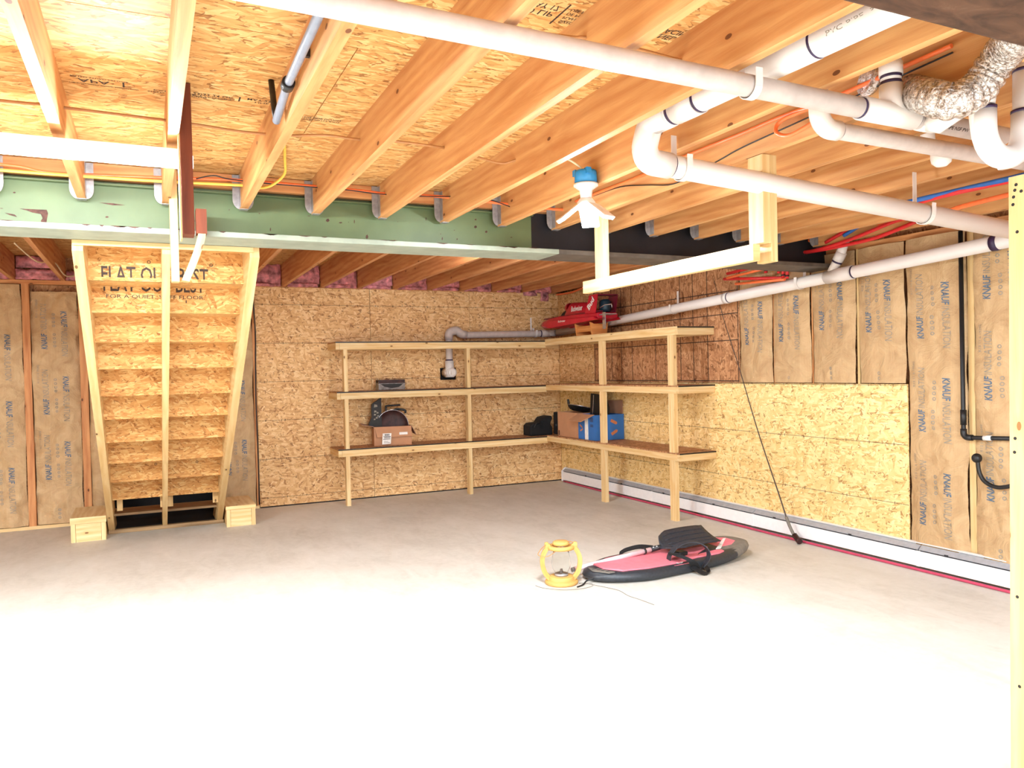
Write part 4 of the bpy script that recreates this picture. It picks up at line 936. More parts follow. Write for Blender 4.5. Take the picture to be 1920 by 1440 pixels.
# trap at the upper right
tp = root('drain_trap', (-2.15, -6.9, 2.1), 'white curved drain trap hanging at the upper right beside the foil hose', 'pipe')
pts = fillet([(-2.33, -6.80, 2.165), (-2.262, -6.885, 2.255), (-2.254, -6.9, 2.04), (-2.055, -6.9, 2.045), (-2.045, -6.9, 2.437)], [0.035, 0.085, 0.10])
build('pipe', MB().sweep(pts, 0.0315, 28), 'pvc', tp)
build('u_bend', MB().sweep(fillet([(-2.2545, -6.9, 2.185), (-2.254, -6.9, 2.04), (-2.055, -6.9, 2.045), (-2.050, -6.9, 2.20)], [0.087, 0.10]), 0.0365, 28), 'pvc', tp)
build('coupling', MB().sweep([(-2.257, -6.896, 2.20), (-2.2555, -6.9, 2.225)], 0.0365, 28), 'pvc', tp)
ring(tp, (-2.2545, -6.9, 2.180), (-2.255, -6.9, 2.190), 0.0375); ring(tp, (-2.050, -6.9, 2.196), (-2.0497, -6.9, 2.206), 0.0375); ring(tp, (-2.047, -6.9, 2.33), (-2.0467, -6.9, 2.34), 0.0335)
build('cleanout_plug', MB().lathe([(0.001, 2.018), (0.019, 2.018), (0.019, 2.042), (0.001, 2.042)], 8, Matrix.Translation((-2.155, -6.9, -0.012))), 'pvc', tp)
build('wye_fitting', MB().sweep([(-2.345, -6.74, 2.19), (-2.27, -6.74, 2.189)], 0.0355, 28).sweep([(-2.31, -6.755, 2.185), (-2.335, -6.80, 2.162), (-2.30, -6.84, 2.195)], 0.034, 24), 'pvc', tp)
# foil hose
fh = root('foil_hose', (-2.42, -6.95, 2.2), 'crinkled silver flexible duct hose curling up to the dark duct', 'duct hose')
pts = smooth([(-2.403, -6.585, 2.366), (-2.335, -6.61, 2.352), (-2.345, -6.70, 2.30), (-2.47, -6.87, 2.205), (-2.475, -6.95, 2.165), (-2.41, -6.98, 2.198), (-2.385, -7.01, 2.252), (-2.40, -7.06, 2.285), (-2.50, -7.16, 2.275), (-2.56, -7.24, 2.27)], 22)
L = 0; rad = []; 
for i, p in enumerate(pts):
    if i: L += (pts[i] - pts[i - 1]).length
    rad.append(0.047 + 0.0085 * abs(math.sin(L / 0.027 * math.pi)) ** 0.7 + 0.0015 * noise.noise(Vector((i * 0.7, 3, 1))))
build('hose_wall', MB().sweep(pts, rad, 26, sm=True), 'foil', fh)
dd = root('duct', (-2.2, -7.8, 2.25), 'dark brown stained duct bottom filling the top right corner', 'duct')
build('duct_body', MB().box((-3.35, -8.25, 2.19), (-1.4, -7.23, 2.252), 0), 'duct', dd, bevel=0.02)

# ------------------------------------------------------------------ wires and tubes
def cable(name, pts, r, mat, label, cat, group=None, sub=5, n=8):
    o = build(name, MB().sweep(smooth(pts, sub), r, n), mat); tag(o, label, cat, group); return o
yo = -4.41
oc = cable('orange_cable', [(-5.9, yo, 2.36), (-5.23, yo, 2.358), (-5.05, yo, 2.338), (-4.73, yo, 2.348), (-4.45, yo, 2.362), (-4.21, yo, 2.372), (-3.84, yo, 2.372), (-3.61, yo, 2.368), (-3.46, yo, 2.362), (-3.25, yo, 2.37), (-3.09, yo, 2.37), (-2.86, yo, 2.362), (-2.45, yo, 2.35), (-2.2, yo, 2.36)], 0.008, 'pex_orange', 'orange tube threaded through the joists just in front of the green beam', 'tube')
cable('dark_wire', [(-4.43, -4.44, 2.355), (-4.35, -4.44, 2.378), (-4.27, -4.44, 2.366), (-4.05, -4.44, 2.36), (-3.72, -4.44, 2.36), (-3.5, -4.44, 2.352), (-3.2, -4.44, 2.362), (-2.95, -4.44, 2.38), (-2.72, -4.44, 2.33)], 0.003, 'black', 'thin black wire beside the orange tube at the green beam', 'wire')
cable('yellow_cable', [(-5.9, -4.42, 2.335), (-5.23, -4.42, 2.33), (-4.97, -4.42, 2.33), (-4.59, -4.42, 2.335), (-4.25, -4.42, 2.345), (-4.20, -4.42, 2.345), (-4.12, -4.45, 2.335), (-4.07, -4.5, 2.35), (-4.03, -4.55, 2.39), (-4.06, -4.75, 2.41), (-4.10, -5.0, 2.425)], 0.007, 'yellow_wire', 'yellow cable along the beam with a loop hanging down beside a joist', 'cable')
tw = [(-5.9, -5.31, 2.36), (-5.1, -5.32, 2.36), (-4.98, -5.33, 2.36), (-4.91, -5.32, 2.36), (-4.59, -5.3, 2.36), (-4.49, -5.29, 2.36), (-4.33, -5.26, 2.36), (-4.21, -5.26, 2.36), (-4.11, -5.28, 2.36), (-3.99, -5.33, 2.36), (-3.85, -5.32, 2.36), (-3.71, -5.35, 2.36), (-3.48, -5.33, 2.36), (-3.29, -5.25, 2.36), (-3.16, -5.23, 2.35), (-3.09, -5.3, 2.36), (-2.92, -5.33, 2.362)]
cable('tan_wire', tw, 0.0055, 'tan_wire', 'tan wire running across the joist bays past the lamp', 'wire')
cable('tan_wire', [(-4.2, -6.47, 2.36), (-3.58, -6.5, 2.36), (-3.48, -6.52, 2.36), (-3.29, -6.51, 2.36), (-3.09, -6.49, 2.36), (-2.75, -6.5, 2.36)], 0.006, 'tan_wire', 'tan wire crossing above the long drain pipe near the viewer', 'wire')
cable('orange_tube', [(-2.405, -4.6, 2.36), (-2.405, -4.787, 2.358), (-2.405, -5.249, 2.352), (-2.405, -5.628, 2.359), (-2.405, -5.978, 2.356), (-2.405, -6.187, 2.358), (-2.42, -6.36, 2.34), (-2.43, -6.40, 2.29), (-2.44, -6.30, 2.262), (-2.44, -6.24, 2.268), (-2.44, -6.20, 2.30), (-2.42, -6.22, 2.338), (-2.41, -6.38, 2.345), (-2.405, -6.9, 2.36)], 0.008, 'pex_orange', 'orange tube along a joist side with a small hanging loop', 'tube')
cable('dark_wire', [(-2.40, -4.787, 2.352), (-2.40, -5.055, 2.342), (-2.40, -5.292, 2.298), (-2.40, -5.5, 2.255), (-2.40, -5.66, 2.268), (-2.40, -5.826, 2.284), (-2.40, -5.976, 2.301), (-2.40, -6.295, 2.315), (-2.40, -6.9, 2.34)], 0.003, 'black', 'thin dark wire sagging along the joist beside the bulb', 'wire')
# grey conduit on the joist at the top left
gc = root('conduit', (-4.24, -5.95, 2.3), 'grey conduit with black coupling strapped to the side of a joist, bent end downwards', 'conduit')
build('conduit_pipe', MB().sweep([(-4.243, -7.6, 2.345), (-4.243, -5.95, 2.312), (-4.243, -5.715, 2.272)], 0.0135, 16), 'conduit', gc)
build('coupling', MB().sweep([(-4.243, -5.985, 2.3128), (-4.243, -5.945, 2.311)], 0.0205, 16), 'black', gc)
build('stub', MB().sweep([(-4.247, -5.735, 2.275), (-4.247, -5.70, 2.33), (-4.245, -5.64, 2.436)], 0.0105, 12), 'black', gc)
build('clip', MB().box((-4.238, -6.19, 2.318), (-4.2155, -6.175, 2.345)), 'black', gc)
# heating tubes and manifold by the right wall
mf = root('tube_manifold', (-0.2, -3.8, 2.2), 'cluster of dark red tube risers and elbows hung at the right wall', 'manifold')
xm = -0.2
for y, z0, z1 in ((-3.79, 2.12, 2.27), (-3.93, 2.10, 2.29), (-3.975, 2.06, 2.26), (-4.015, 2.05, 2.24)):
    build('riser_tube', MB().sweep([(xm, y, z0), (xm, y, z1)], 0.013, 12), 'pex_red', mf)
    for z in (z0 + 0.02, z1 - 0.02): build('crimp_ring', MB().sweep([(xm, y, z - 0.006), (xm, y, z + 0.006)], 0.0165, 12), 'dark_brown', mf)
build('cross_tube', MB().sweep([(xm, -3.34, 2.17), (xm, -3.79, 2.19)], 0.013, 12), 'pex_red', mf)
build('cross_tube', MB().sweep([(xm, -3.30, 2.13), (xm, -3.97, 2.06)], 0.013, 12), 'pex_red', mf)
build('cross_tube', MB().sweep([(xm - 0.02, -3.36, 2.13), (xm - 0.02, -3.92, 2.16)], 0.011, 12), 'pex_orange', mf)
build('cross_tube', MB().sweep([(xm - 0.01, -3.45, 2.07), (xm - 0.01, -4.0, 2.045)], 0.011, 12), 'pex_orange', mf)
R = 'red and blue tubes by the right wall'
cable('red_tube', [(xm, -4.02, 2.24), (xm, -4.15, 2.225), (xm, -4.33, 2.22), (xm, -4.63, 2.222), (xm, -4.85, 2.235), (-0.25, -5.13, 2.27), (-0.5, -5.4, 2.25), (-0.94, -5.70, 2.235), (-0.95, -6.3, 2.235)], 0.013, 'pex_red', 'lowest red heating tube swinging from the manifold towards the right post', 'tube', sub=5, n=12)
cable('red_tube', [(xm - 0.02, -4.2, 2.222), (xm - 0.02, -4.35, 2.222), (xm - 0.02, -4.63, 2.25), (xm - 0.05, -4.97, 2.30), (-0.30, -5.3, 2.33)], 0.013, 'pex_red', 'middle red heating tube rising from the manifold behind the drain pipe', 'tube', n=12)
cable('red_tube', [(xm - 0.01, -4.40, 2.265), (xm - 0.01, -4.64, 2.335), (xm - 0.03, -4.85, 2.38), (-0.27, -5.2, 2.41)], 0.013, 'pex_red', 'upper short red heating tube beside the blue tube', 'tube', n=12)
cable('blue_tube', [(xm - 0.02, -4.57, 2.285), (xm - 0.02, -4.72, 2.335), (xm - 0.03, -4.85, 2.365), (-0.30, -5.2, 2.38)], 0.013, 'pex_blue', 'short blue water tube above the white branch pipe', 'tube', n=12)
cable('blue_tube', [(-0.99, -5.45, 2.242), (-0.975, -5.7, 2.242), (-0.975, -6.3, 2.242)], 0.013, 'pex_blue', 'dark blue tube lying along the red one by the right post', 'tube', n=12)
cable('orange_tube', [(xm + 0.03, -3.86, 2.31), (xm + 0.03, -4.3, 2.312), (xm + 0.03, -4.63, 2.314), (xm, -5.01, 2.315), (-0.3, -5.3, 2.30)], 0.013, 'pex_orange', 'orange tube running above the red manifold under the joist', 'tube', n=12)
cable('orange_tube', [(-0.6, -5.5, 2.19), (-0.73, -5.72, 2.20), (-0.79, -5.9, 2.20), (-0.84, -6.3, 2.20)], 0.013, 'pex_orange', 'orange tube with black clip near the top of the right post', 'tube', n=12)
cable('orange_tube', [(-0.1, -0.15, 2.31), (-0.1, -0.5, 2.30), (-0.1, -0.85, 2.33), (-0.1, -1.2, 2.34)], 0.012, 'pex_orange', 'orange tube in the corner above the red boat', 'tube', n=10)
cable('black_wire', [(-3.655, -0.012, 2.30), (-3.648, -0.03, 2.1), (-3.635, -0.015, 1.8), (-3.65, -0.02, 1.2), (-3.642, -0.012, 0.5), (-3.645, -0.01, 0.04)], 0.006, 'black', 'black cable down the stud right of the staircase', 'cable', n=6)
cable('thin_wire', [(-3.75, -0.5, 2.34), (-3.80, -0.12, 2.2), (-3.72, -0.10, 2.1), (-3.65, -0.03, 1.95)], 0.004, 'tan_wire', 'thin looping wire by the top right of the staircase', 'wire', n=6)
cable('pale_cable', [(-5.55, -1.6, 2.44), (-5.45, -1.2, 2.36), (-5.36, -0.9, 2.40), (-5.30, -0.5, 2.33), (-5.16, -0.2, 2.40), (-5.14, -0.06, 2.30), (-5.12, -0.1, 2.36)], 0.006, 'pale_wire', 'pale cable drooping from the far joist left of the staircase', 'cable', n=6)
tg = build('paper_tag', MB().box((-3.80, -0.062, 1.405), (-3.775, -0.059, 1.50)).box((-3.789, -0.0605, 1.50), (-3.786, -0.0595, 2.33)), 'paper'); tag(tg, 'small white tag hanging on a string right of the staircase', 'tag')
# black gas pipe on the right wall, and hook
gp = root('black_pipe', (-0.045, -5.31, 1.5), 'black pipe dropping down a batt seam on the right wall, then turning right', 'pipe')
build('pipe', MB().sweep(fillet([(-0.045, -5.308, 2.20), (-0.045, -5.312, 0.905), (-0.045, -5.95, 0.935)], 0.03), 0.0135, 14), 'black', gp)
build('elbow', MB().sweep(fillet([(-0.045, -5.312, 0.96), (-0.045, -5.312, 0.905), (-0.045, -5.37, 0.908)], 0.03), 0.019, 14), 'black', gp)
build('coupling', MB().sweep([(-0.045, -5.312, 1.08), (-0.045, -5.312, 0.985)], 0.018, 14), 'black', gp)
build('tag', MB().sweep([(-0.045, -5.44, 0.911), (-0.045, -5.49, 0.914)], 0.0155, 14), 'paper', gp)
hk = root('black_hook', (-0.05, -5.42, 0.7), 'black curved hook with a ball end on the right wall beside the post', 'hook')
build('hook_bar', MB().sweep(smooth([(-0.06, -5.41, 0.77), (-0.06, -5.42, 0.70), (-0.06, -5.455, 0.645), (-0.06, -5.53, 0.620), (-0.06, -5.62, 0.645), (-0.02, -5.66, 0.70)]), 0.0125, 12), 'black', hk)
build('ball_end', MB().lathe([(0.001, -0.03)] + [(0.03 * math.sin(math.radians(a)), -0.03 * math.cos(math.radians(a))) for a in range(20, 180, 20)] + [(0.001, 0.03)], 16, Matrix.Translation((-0.06, -5.405, 0.785))), 'black', hk)

# ------------------------------------------------------------------ hanging frames
hf = root('overhead_rack', (-2.37, -5.4, 1.85), 'pale timber frame hung under the joists, two posts and one crossbar', 'timber rack')
build('post', MB().box((-2.386, -4.853, 1.82), (-2.348, -4.765, ZJ - 0.002), 2), 'post', hf, bevel=0.002)
build('post', MB().box((-2.386, -6.07, 1.89), (-2.345, -5.985, ZJ - 0.002), 2), 'post', hf, bevel=0.002)
build('post', MB().box((-2.344, -6.07, 1.815), (-2.31, -5.985, ZJ - 0.002), 2), 'post', hf, bevel=0.002)
build('crossbar', MB().box((-2.424, -6.05, 1.818), (-2.387, -4.69, 1.886), 1), 'post', hf, bevel=0.002)
hb = root('hanging_brace', (-4.5, -4.4, 1.95), 'pale bowed slat and upright hanging in front of the green beam above the stair', 'timber brace')
build('upright', MB().box((-4.552, -4.43, 1.857), (-4.516, -4.362, 2.41), 2), 'post', hb, bevel=0.002)
cs = smooth([(-4.393, 2.09), (-4.408, 2.04), (-4.427, 1.985), (-4.448, 1.92), (-4.474, 1.857)], 3)
mb = MB(); k = len(cs) if False else 13
cs = [(-4.393 - 0.081 * (t / 12) ** 1.25, 2.09 - 0.233 * t / 12) for t in range(13)]
for y in (-4.445, -4.372):
    mb.v += [Vector((x, y, z)) for x, z in cs] + [Vector((x - 0.034, y, z + 0.006)) for x, z in cs]
for i in range(12):
    mb.face((i, i + 1, 14 + i, 13 + i), [(i * .02, 0), (i * .02 + .02, 0), (i * .02 + .02, .03), (i * .02, .03)]); mb.face((26 + i, 39 + i, 40 + i, 27 + i), [(0, 0)] * 4)
    mb.face((i, 26 + i, 27 + i, i + 1), [(i * .02, 0), (i * .02, .07), (i * .02 + .02, .07), (i * .02 + .02, 0)]); mb.face((13 + i, 14 + i, 40 + i, 39 + i), [(0, 0)] * 4)
mb.face((0, 13, 39, 26), [(0, 0)] * 4); mb.face((12, 38, 51, 25), [(0, 0)] * 4)
build('bowed_slat', mb, 'post', hb)
build('top_block', MB().box((-4.436, -4.45, 2.091), (-4.388, -4.37, 2.21), 2), 'shaded_brown', hb)
bb = root('hanging_board', (-4.525, -5.48, 2.1), 'shade darkened reddish board hanging beside the joist at the end of the glowing tube', 'board')
build('board', MB().box((-4.543, -5.515, 1.90), (-4.503, -5.44, 2.435), 2), 'shaded_brown', bb, bevel=0.002)  # face turned from the tube, its shade put into the colour
build('lit_edge', MB().box((-4.549, -5.51, 1.885), (-4.5435, -5.445, 2.2527), 2), 'post', bb)  # tube light on the left face, put in as a pale strip
rp = root('timber_post', (-2.149, -6.894, 0.001), 'pale yellow timber post at the right edge with nail holes, nearest the viewer', 'post')
build('post_body', MB().box((0.0, -0.14, 0.0), (0.038, 0.0, 1.981), 2), 'yellow_post', rp, local=True, bevel=0.002)
mb = MB()
for y, z in ((-0.025, 1.952), (-0.021, 1.935), (-0.041, 1.928), (-0.017, 1.914), (-0.015, 1.89), (-0.019, 1.134), (-0.017, 1.089), (-0.028, 1.80), (-0.024, 0.62), (-0.030, 0.33)):
    mb.lathe([(0.0005, 0), (0.0055, 0)], 8, Matrix.Translation((-0.0006, y, z)) @ Matrix.Rotation(math.radians(-90), 4, 'Y'))
build('nail_holes', mb, 'void', rp, local=True, fix=False, kind='stuff')
rp.rotation_euler = (0, math.radians(0.7), 0)

# ------------------------------------------------------------------ heater and hose along the right wall
ht = root('baseboard_heater', (-0.03, -3.5, 0), 'long white baseboard heater along the right wall', 'heater')
seams = [-0.14, -2.0, -3.45, -5.0, -6.5, -8.0]
for a, b in zip(seams[:-1], seams[1:]):
    build('front_cover', MB().box((-0.072, b + 0.002, 0.028), (-0.062, a - 0.002, 0.128), 1), 'heater', ht, bevel=0.002)
    build('back_plate', MB().box((-0.010, b + 0.002, 0.01), (-0.001, a - 0.002, 0.176), 1).prism([(-0.001, b + 0.002, 0.176), (-0.030, b + 0.002, 0.174), (-0.030, b + 0.002, 0.170), (-0.001, b + 0.002, 0.170)], (0, a - b - 0.004, 0)), 'heater', ht)
    build('louver', MB().prism([(-0.068, b + 0.004, 0.138), (-0.064, b + 0.004, 0.134), (-0.030, b + 0.004, 0.160), (-0.034, b + 0.004, 0.164)], (0, a - b - 0.008, 0)), 'louver', ht)
build('fin_core', MB().box((-0.058, -7.9, 0.04), (-0.012, -0.16, 0.13), 1), 'slot', ht)
for s in seams[1:-1]: build('joint_cover', MB().box((-0.0735, s - 0.012, 0.027), (-0.062, s + 0.012, 0.13), 1), 'heater', ht)
mb = MB(); y = -0.7
while y > -7.5: mb.box((-0.072, y - 0.012, 0.13), (-0.058, y + 0.012, 0.142)); y -= 0.75
build('louver_clips', mb, 'slot', ht)
build('end_cap', MB().prism([(-0.074, -0.139, 0.012), (-0.001, -0.139, 0.012), (-0.001, -0.139, 0.178), (-0.032, -0.139, 0.176), (-0.074, -0.139, 0.136)], (0, 0.02, 0)), 'heater', ht)
cable('pink_hose', [(-0.06, -0.15, 0.010), (-0.085, -1.19, 0.010), (-0.08, -2.24, 0.010), (-0.092, -3.2, 0.010), (-0.10, -3.97, 0.010), (-0.088, -4.87, 0.010), (-0.083, -5.55, 0.010), (-0.09, -7.2, 0.010)], 0.0095, 'hose', 'pink hose lying on the floor along the foot of the heater', 'hose', n=10)
rod = root('fishing_rod', (-0.16, -4.02, 0), 'thin fishing rod leaning in a curve against the right wall', 'fishing rod')
rp_ = smooth([(-0.165, -4.055, 0.005), (-0.15, -3.944, 0.126), (-0.14, -3.826, 0.361), (-0.10, -3.558, 0.855), (-0.06, -3.309, 1.368), (-0.055, -3.121, 1.794), (-0.05, -2.988, 2.178)], 6)
build('blank', MB().sweep(rp_, [0.0075 - 0.0055 * i / (len(rp_) - 1) for i in range(len(rp_))], 10), 'rodcolor', rod)
build('grip', MB().sweep(rp_[:9], 0.013, 10), 'boardgrey', rod)
build('reel_foot', MB().sweep([(-0.175, -4.075, 0.025), (-0.165, -4.05, 0.03), (-0.155, -4.00, 0.06)], 0.022, 10), 'dark_brown', rod)
for i in (14, 20, 26, 31, 35): build('line_guide', MB().sweep([rp_[i] + Vector((-0.004, 0, -0.004)), rp_[i] + Vector((-0.014, -0.006, 0.0)), rp_[i] + Vector((-0.006, 0, 0.008))], 0.0015, 6), 'chrome', rod)

# ------------------------------------------------------------------ lantern
ln = root('lantern', (-2.272, -4.085, 0), 'honey wood hurricane lantern with clear glass globe on the concrete floor', 'lantern', rz=-0.44)
build('base', MB().lathe([(0.001, 0.0), (0.102, 0.0), (0.108, 0.006), (0.108, 0.018), (0.100, 0.024), (0.082, 0.026), (0.082, 0.044), (0.076, 0.05), (0.050, 0.052), (0.001, 0.052)], 36), 'lantern', ln, local=True)
for s in (-1, 1):
    arc = [(s * 0.075, 0.03), (s * 0.108, 0.075), (s * 0.122, 0.13), (s * 0.118, 0.18), (s * 0.095, 0.225), (s * 0.065, 0.248)]
    pth = smooth([(x, 0, z) for x, z in arc], 6); mb = MB()
    for i in range(len(pth) - 1):
        pass
    out = []; inn = []
    for i, p in enumerate(pth):
        tdir = (pth[min(i + 1, len(pth) - 1)] - pth[max(i - 1, 0)]).normalized(); nn = Vector((tdir.z, 0, -tdir.x)); out.append(p + nn * 0.015); inn.append(p - nn * 0.015)
    nq = len(pth); 
    for side in (-0.013, 0.013): mb.v += [p + Vector((0, side, 0)) for p in out] + [p + Vector((0, side, 0)) for p in inn]
    for i in range(nq - 1):
        a = i; q = [a, a + 1, nq + a + 1, nq + a]
        mb.face(q, [(i * .02, 0), (i * .02 + .02, 0), (i * .02 + .02, .03), (i * .02, .03)]); mb.face([v + 2 * nq for v in q[::-1]], [(0, 0)] * 4)
        mb.face([a, 2 * nq + a, 2 * nq + a + 1, a + 1], [(0, 0)] * 4); mb.face([nq + a, nq + a + 1, 3 * nq + a + 1, 3 * nq + a], [(0, 0)] * 4)
    mb.face([0, nq, 3 * nq, 2 * nq], [(0, 0)] * 4); mb.face([nq - 1, 3 * nq - 1, 4 * nq - 1, 2 * nq - 1], [(0, 0)] * 4)
    build('side_arm', mb, 'lantern', ln, local=True, bevel=0.003)
build('top_ring', MB().lathe([(0.056, 0.225), (0.085, 0.225), (0.088, 0.235), (0.085, 0.248), (0.056, 0.248), (0.056, 0.225)], 32), 'lantern', ln, local=True)
for s in (-1, 1): build('ear', MB().prism([(s * 0.085, -0.012, 0.222), (s * 0.108, -0.012, 0.24), (s * 0.106, -0.012, 0.268), (s * 0.085, -0.012, 0.272), (s * 0.072, -0.012, 0.25)], (0, 0.024, 0)), 'lantern', ln, local=True, bevel=0.004)
build('globe', MB().lathe([(0.038, 0.056), (0.042, 0.075), (0.058, 0.10), (0.064, 0.135), (0.060, 0.17), (0.052, 0.20), (0.050, 0.228), (0.0485, 0.228), (0.0505, 0.20), (0.0585, 0.17), (0.0625, 0.135), (0.0565, 0.10), (0.0405, 0.076), (0.0365, 0.056), (0.038, 0.056)], 32), 'glass', ln, local=True)
build('collar', MB().lathe([(0.001, 0.052), (0.045, 0.052), (0.045, 0.066), (0.03, 0.072), (0.012, 0.074), (0.008, 0.095), (0.001, 0.096)], 24), 'galv', ln, local=True)
build('top_cap', MB().lathe([(0.001, 0.252), (0.048, 0.25), (0.054, 0.256), (0.054, 0.268), (0.046, 0.276), (0.001, 0.278)], 28), 'lantern', ln, local=True)
build('bail', MB().sweep(smooth([(-0.088, 0.0, 0.262), (-0.13, -0.04, 0.235), (-0.15, -0.05, 0.20), (-0.09, -0.07, 0.195), (-0.02, -0.05, 0.235), (0.04, -0.02, 0.275), (0.088, 0.0, 0.262)], 8), 0.003, 8), 'tan_wire', ln, local=True)

# ------------------------------------------------------------------ kneeboard, strap, paddle
kb = root('kneeboard', (-1.40, -4.06, 0), 'charcoal and pink kneeboard lying on the concrete floor', 'kneeboard', rz=math.radians(6))
HW = 0.255
def outline(k=1.0, n=64):
    pts = []
    for i in range(n):
        a = 2 * math.pi * i / n; c, s = math.cos(a), math.sin(a)
        x = 0.71 * math.copysign(abs(c) ** (0.75 if c > 0 else 0.42), c)
        yv = HW * math.copysign(abs(s) ** 0.62, s)
        if x < -0.35: yv *= 1 - 0.42 * ((-0.35 - x) / 0.36) ** 1.5
        if x > 0.1: yv *= 1 - 0.10 * ((x - 0.1) / 0.6) ** 2
        pts.append((x * k, yv * k))
    return pts
def rocker(x): return 0.045 * max(0, (x - 0.1) / 0.6) ** 2
rings = [(0.93, 0.004), (0.985, 0.014), (1.0, 0.034), (0.985, 0.055), (0.94, 0.066), (0.86, 0.070), (0.6, 0.0705), (0.3, 0.0705), (0.02, 0.0705)]
mb = MB(); n = 64
for k, z in rings: mb.v += [Vector((x, y, z + rocker(x))) for x, y in outline(k, n)]
for r_ in range(len(rings) - 1):
    for j in range(n): mb.face((r_ * n + j, r_ * n + (j + 1) % n, (r_ + 1) * n + (j + 1) % n, (r_ + 1) * n + j), [(0, 0)] * 4, 1 if (r_ >= 1 and mb.v[r_ * n + j].x > 0.45) else 0, True)
mb.face([j for j in range(n)][::-1], [(0, 0)] * n); mb.face([(len(rings) - 1) * n + j for j in range(n)], [(0, 0)] * n)
build('board_body', mb, ['boardblack', 'boardgrey'], kb, local=True)
def pad(pts, z0=0.0705, h=0.008): 
    m = MB(); b = len(pts); m.v += [Vector((x, y, z0 + rocker(x) - 0.004)) for x, y in pts] + [Vector((x, y, z0 + rocker(x) + h)) for x, y in pts]
    for i in range(b): m.face((i, (i + 1) % b, b + (i + 1) % b, b + i), [(0, 0)] * 4)
    m.face(range(b, 2 * b), [(0, 0)] * b); return m
build('pink_pad', pad([(-0.60, -0.03), (-0.585, 0.10), (-0.42, 0.175), (-0.10, 0.205), (0.12, 0.19), (0.20, 0.10), (0.36, 0.06), (0.36, -0.02), (0.20, -0.09), (0.10, -0.175), (-0.10, -0.208), (-0.35, -0.195), (-0.53, -0.145)]), 'boardpink', kb, local=True, bevel=0.003)
build('pink_pad', pad([(0.08, -0.17), (0.30, -0.195), (0.36, -0.18), (0.37, -0.145), (0.33, -0.12), (0.18, -0.12)]), 'boardpink', kb, local=True, bevel=0.003)
build('pink_print', pad([(0.42, -0.08), (0.44, 0.12), (0.56, 0.12), (0.61, 0.05), (0.60, -0.06), (0.52, -0.10)], 0.0708, 0.002), 'boardpink', kb, local=True)
build('white_print', pad([(0.36, -0.10), (0.40, -0.11), (0.60, 0.03), (0.58, 0.04)], 0.0725, 0.0025), 'paper', kb, local=True)
build('red_badge', pad([(-0.16, -0.235), (-0.18, -0.195), (0.03, -0.195), (0.03, -0.24)], 0.064, 0.004), 'boardpink', kb, local=True)
mb = MB(); text_to(mb, "O'", lambda x, y: Vector((-0.13 + x, -0.233 + y, 0.0755)), w=0.07, h=0.032, bold=0.03); build('lettering', mb, 'paper', kb, local=True, fix=False)
build('label_plate', pad([(-0.685, -0.02), (-0.66, 0.06), (-0.62, 0.0), (-0.585, -0.13), (-0.63, -0.13)], 0.071, 0.0015), 'boardgrey', kb, local=True)
mb = MB()
for i in range(4): mb.box((-0.665 + i * 0.013, 0.0 - i * 0.032, 0.0727), (-0.625 + i * 0.013, 0.012 - i * 0.032, 0.0733))
build('printed_marks', mb, 'slot', kb, local=True)
build('rope', MB().sweep(smooth([(-0.70, -0.05, 0.03), (-0.74, -0.03, 0.015), (-0.79, -0.06, 0.006), (-0.85, -0.08, 0.006)]), 0.005, 8), 'black', kb, local=True)
# strap loop over the board
def strip(path, w, mat, parent, name, wdir=(1, 0, 0), th=0.006):
    P = smooth(path, 8); m = MB(); W = Vector(wdir)
    for i, p in enumerate(P):
        t_ = (P[min(i + 1, len(P) - 1)] - P[max(i - 1, 0)]).normalized(); nn = t_.cross(W).normalized() * th / 2
        m.v += [p - W * w / 2 - nn, p + W * w / 2 - nn, p + W * w / 2 + nn, p - W * w / 2 + nn]
    for i in range(len(P) - 1):
        for j in range(4): m.face((i * 4 + j, i * 4 + (j + 1) % 4, i * 4 + 4 + (j + 1) % 4, i * 4 + 4 + j), [(0, 0)] * 4)
    m.face((0, 1, 2, 3), [(0, 0)] * 4); q = (len(P) - 1) * 4; m.face((q, q + 1, q + 2, q + 3), [(0, 0)] * 4)
    return build(name, m, mat, parent, local=True)
W1 = Vector((0.95, 0.30, 0)).normalized()
strip([(0.06, -0.262, 0.035), (0.115, -0.272, 0.10), (0.11, -0.235, 0.165), (0.04, -0.19, 0.195), (-0.05, -0.16, 0.18), (-0.11, -0.14, 0.125), (-0.12, -0.13, 0.082)], 0.06, 'rubber', kb, 'knee_strap', Vector((0.35, 0.93, 0)).normalized())
strip([(0.0, -0.27, 0.035), (-0.06, -0.285, 0.095), (-0.12, -0.22, 0.13), (-0.09, -0.13, 0.125), (-0.02, -0.10, 0.095)], 0.055, 'fabric_black', kb, 'knee_strap', Vector((0.8, -0.5, 0)).normalized())
build('buckle', MB().box((-0.06, -0.175, 0.10), (0.02, -0.115, 0.13)), 'black', kb, local=True, bevel=0.008)
strip([(-0.04, -0.27, 0.05), (-0.01, -0.33, 0.02), (0.03, -0.345, 0.008), (0.08, -0.30, 0.015), (0.06, -0.27, 0.05)], 0.035, 'black', kb, 'strap_tail', Vector((0.9, 0.1, 0.4)).normalized(), 0.004)
strip([(-0.26, 0.22, 0.075), (-0.22, 0.20, 0.10), (-0.12, 0.17, 0.115), (-0.02, 0.14, 0.10)], 0.05, 'fabric_black', kb, 'strap_tail', Vector((0.6, 0.6, 0.3)).normalized())
pdl = root('paddle', (-1.6, -4.0, 0.1), 'paddle with pale pink shaft and black ribbed blade lying across the kneeboard', 'paddle')
S0, S1 = Vector((-2.13, -4.005, 0.055)), Vector((-1.50, -3.99, 0.108))
dS = (S1 - S0).normalized()
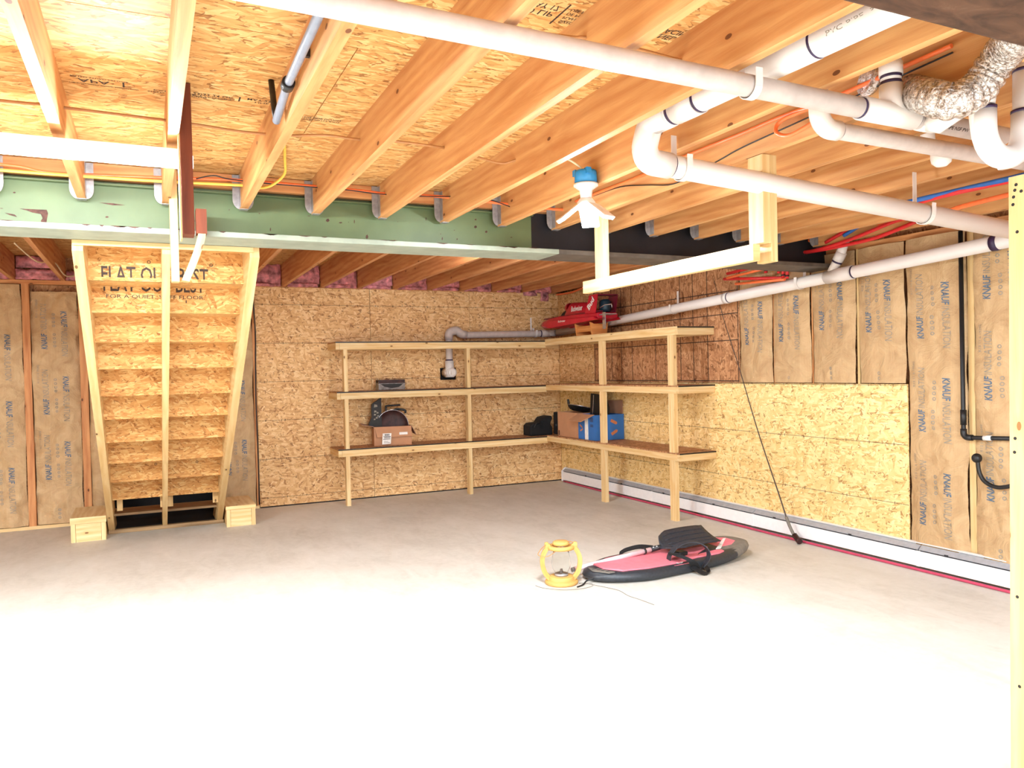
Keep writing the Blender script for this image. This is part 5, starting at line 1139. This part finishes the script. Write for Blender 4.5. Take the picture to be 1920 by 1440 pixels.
build('shaft', MB().sweep([S0, S1], 0.0165, 16), 'shaft', pdl)
build('end_plug', MB().sweep([S0 - dS * 0.02, S0], 0.0150, 16), 'galv', pdl)
build('collar', MB().sweep([S1 - dS * 0.062, S1 - dS * 0.048], 0.0215, 16), 'black', pdl)
build('socket', MB().sweep([S1 - dS * 0.002, S1 + dS * 0.22], [0.0195, 0.015], 16), 'black', pdl)
for q in (0.02, 0.05): build('rivet', MB().lathe([(0.001, 0), (0.006, 0), (0.004, 0.003), (0.001, 0.004)], 10, Matrix.Translation(S1 + dS * q + Vector((-0.005, -0.012, 0.014)))), 'paper', pdl)
mb = MB(); base = S1 + dS * 0.08
def blade(a, b):
    L_ = a * 0.47; hw = 0.03 + (0.115) * min(1, a * 3.6) ** 0.7 - (0.012 if a > 0.92 else 0)
    s_ = (b - 0.5) * 2; z = base.z + 0.02 + 0.015 * a + 0.022 * s_ * s_ * 0.6 + 0.012 * math.sin(a * 3) + 0.03 * s_
    return (base.x + L_ + 0.02 * s_, base.y + s_ * hw + 0.05 * a * 0.3, z)
mb.grid(blade, 18, 12); bo = build('blade', mb, 'rubber', pdl, fix=False); so = bo.modifiers.new('thick', 'SOLIDIFY'); so.thickness = 0.008
for s_ in (0.18, 0.38, 0.62, 0.82): build('blade_rib', MB().sweep([Vector(blade(0.14 + 0.05 * i, s_)) + Vector((0, 0, 0.002)) for i in range(17)], 0.004, 6), 'rubber', pdl)
cd = build('cord', MB().sweep(smooth([(-2.45, -4.06, 0.004), (-2.43, -4.14, 0.004), (-2.34, -4.235, 0.004), (-2.23, -4.269, 0.004), (-2.14, -4.25, 0.004), (-2.12, -4.20, 0.004), (-2.18, -4.16, 0.004), (-2.155, -4.16, 0.004), (-2.09, -4.30, 0.004), (-2.049, -4.415, 0.004), (-2.06, -4.54, 0.004), (-2.045, -4.637, 0.004), (-2.032, -4.763, 0.004)], 6), 0.0016, 6), 'boardgrey'); tag(cd, 'thin pale cord trailing on the floor in front of the lantern', 'cord')
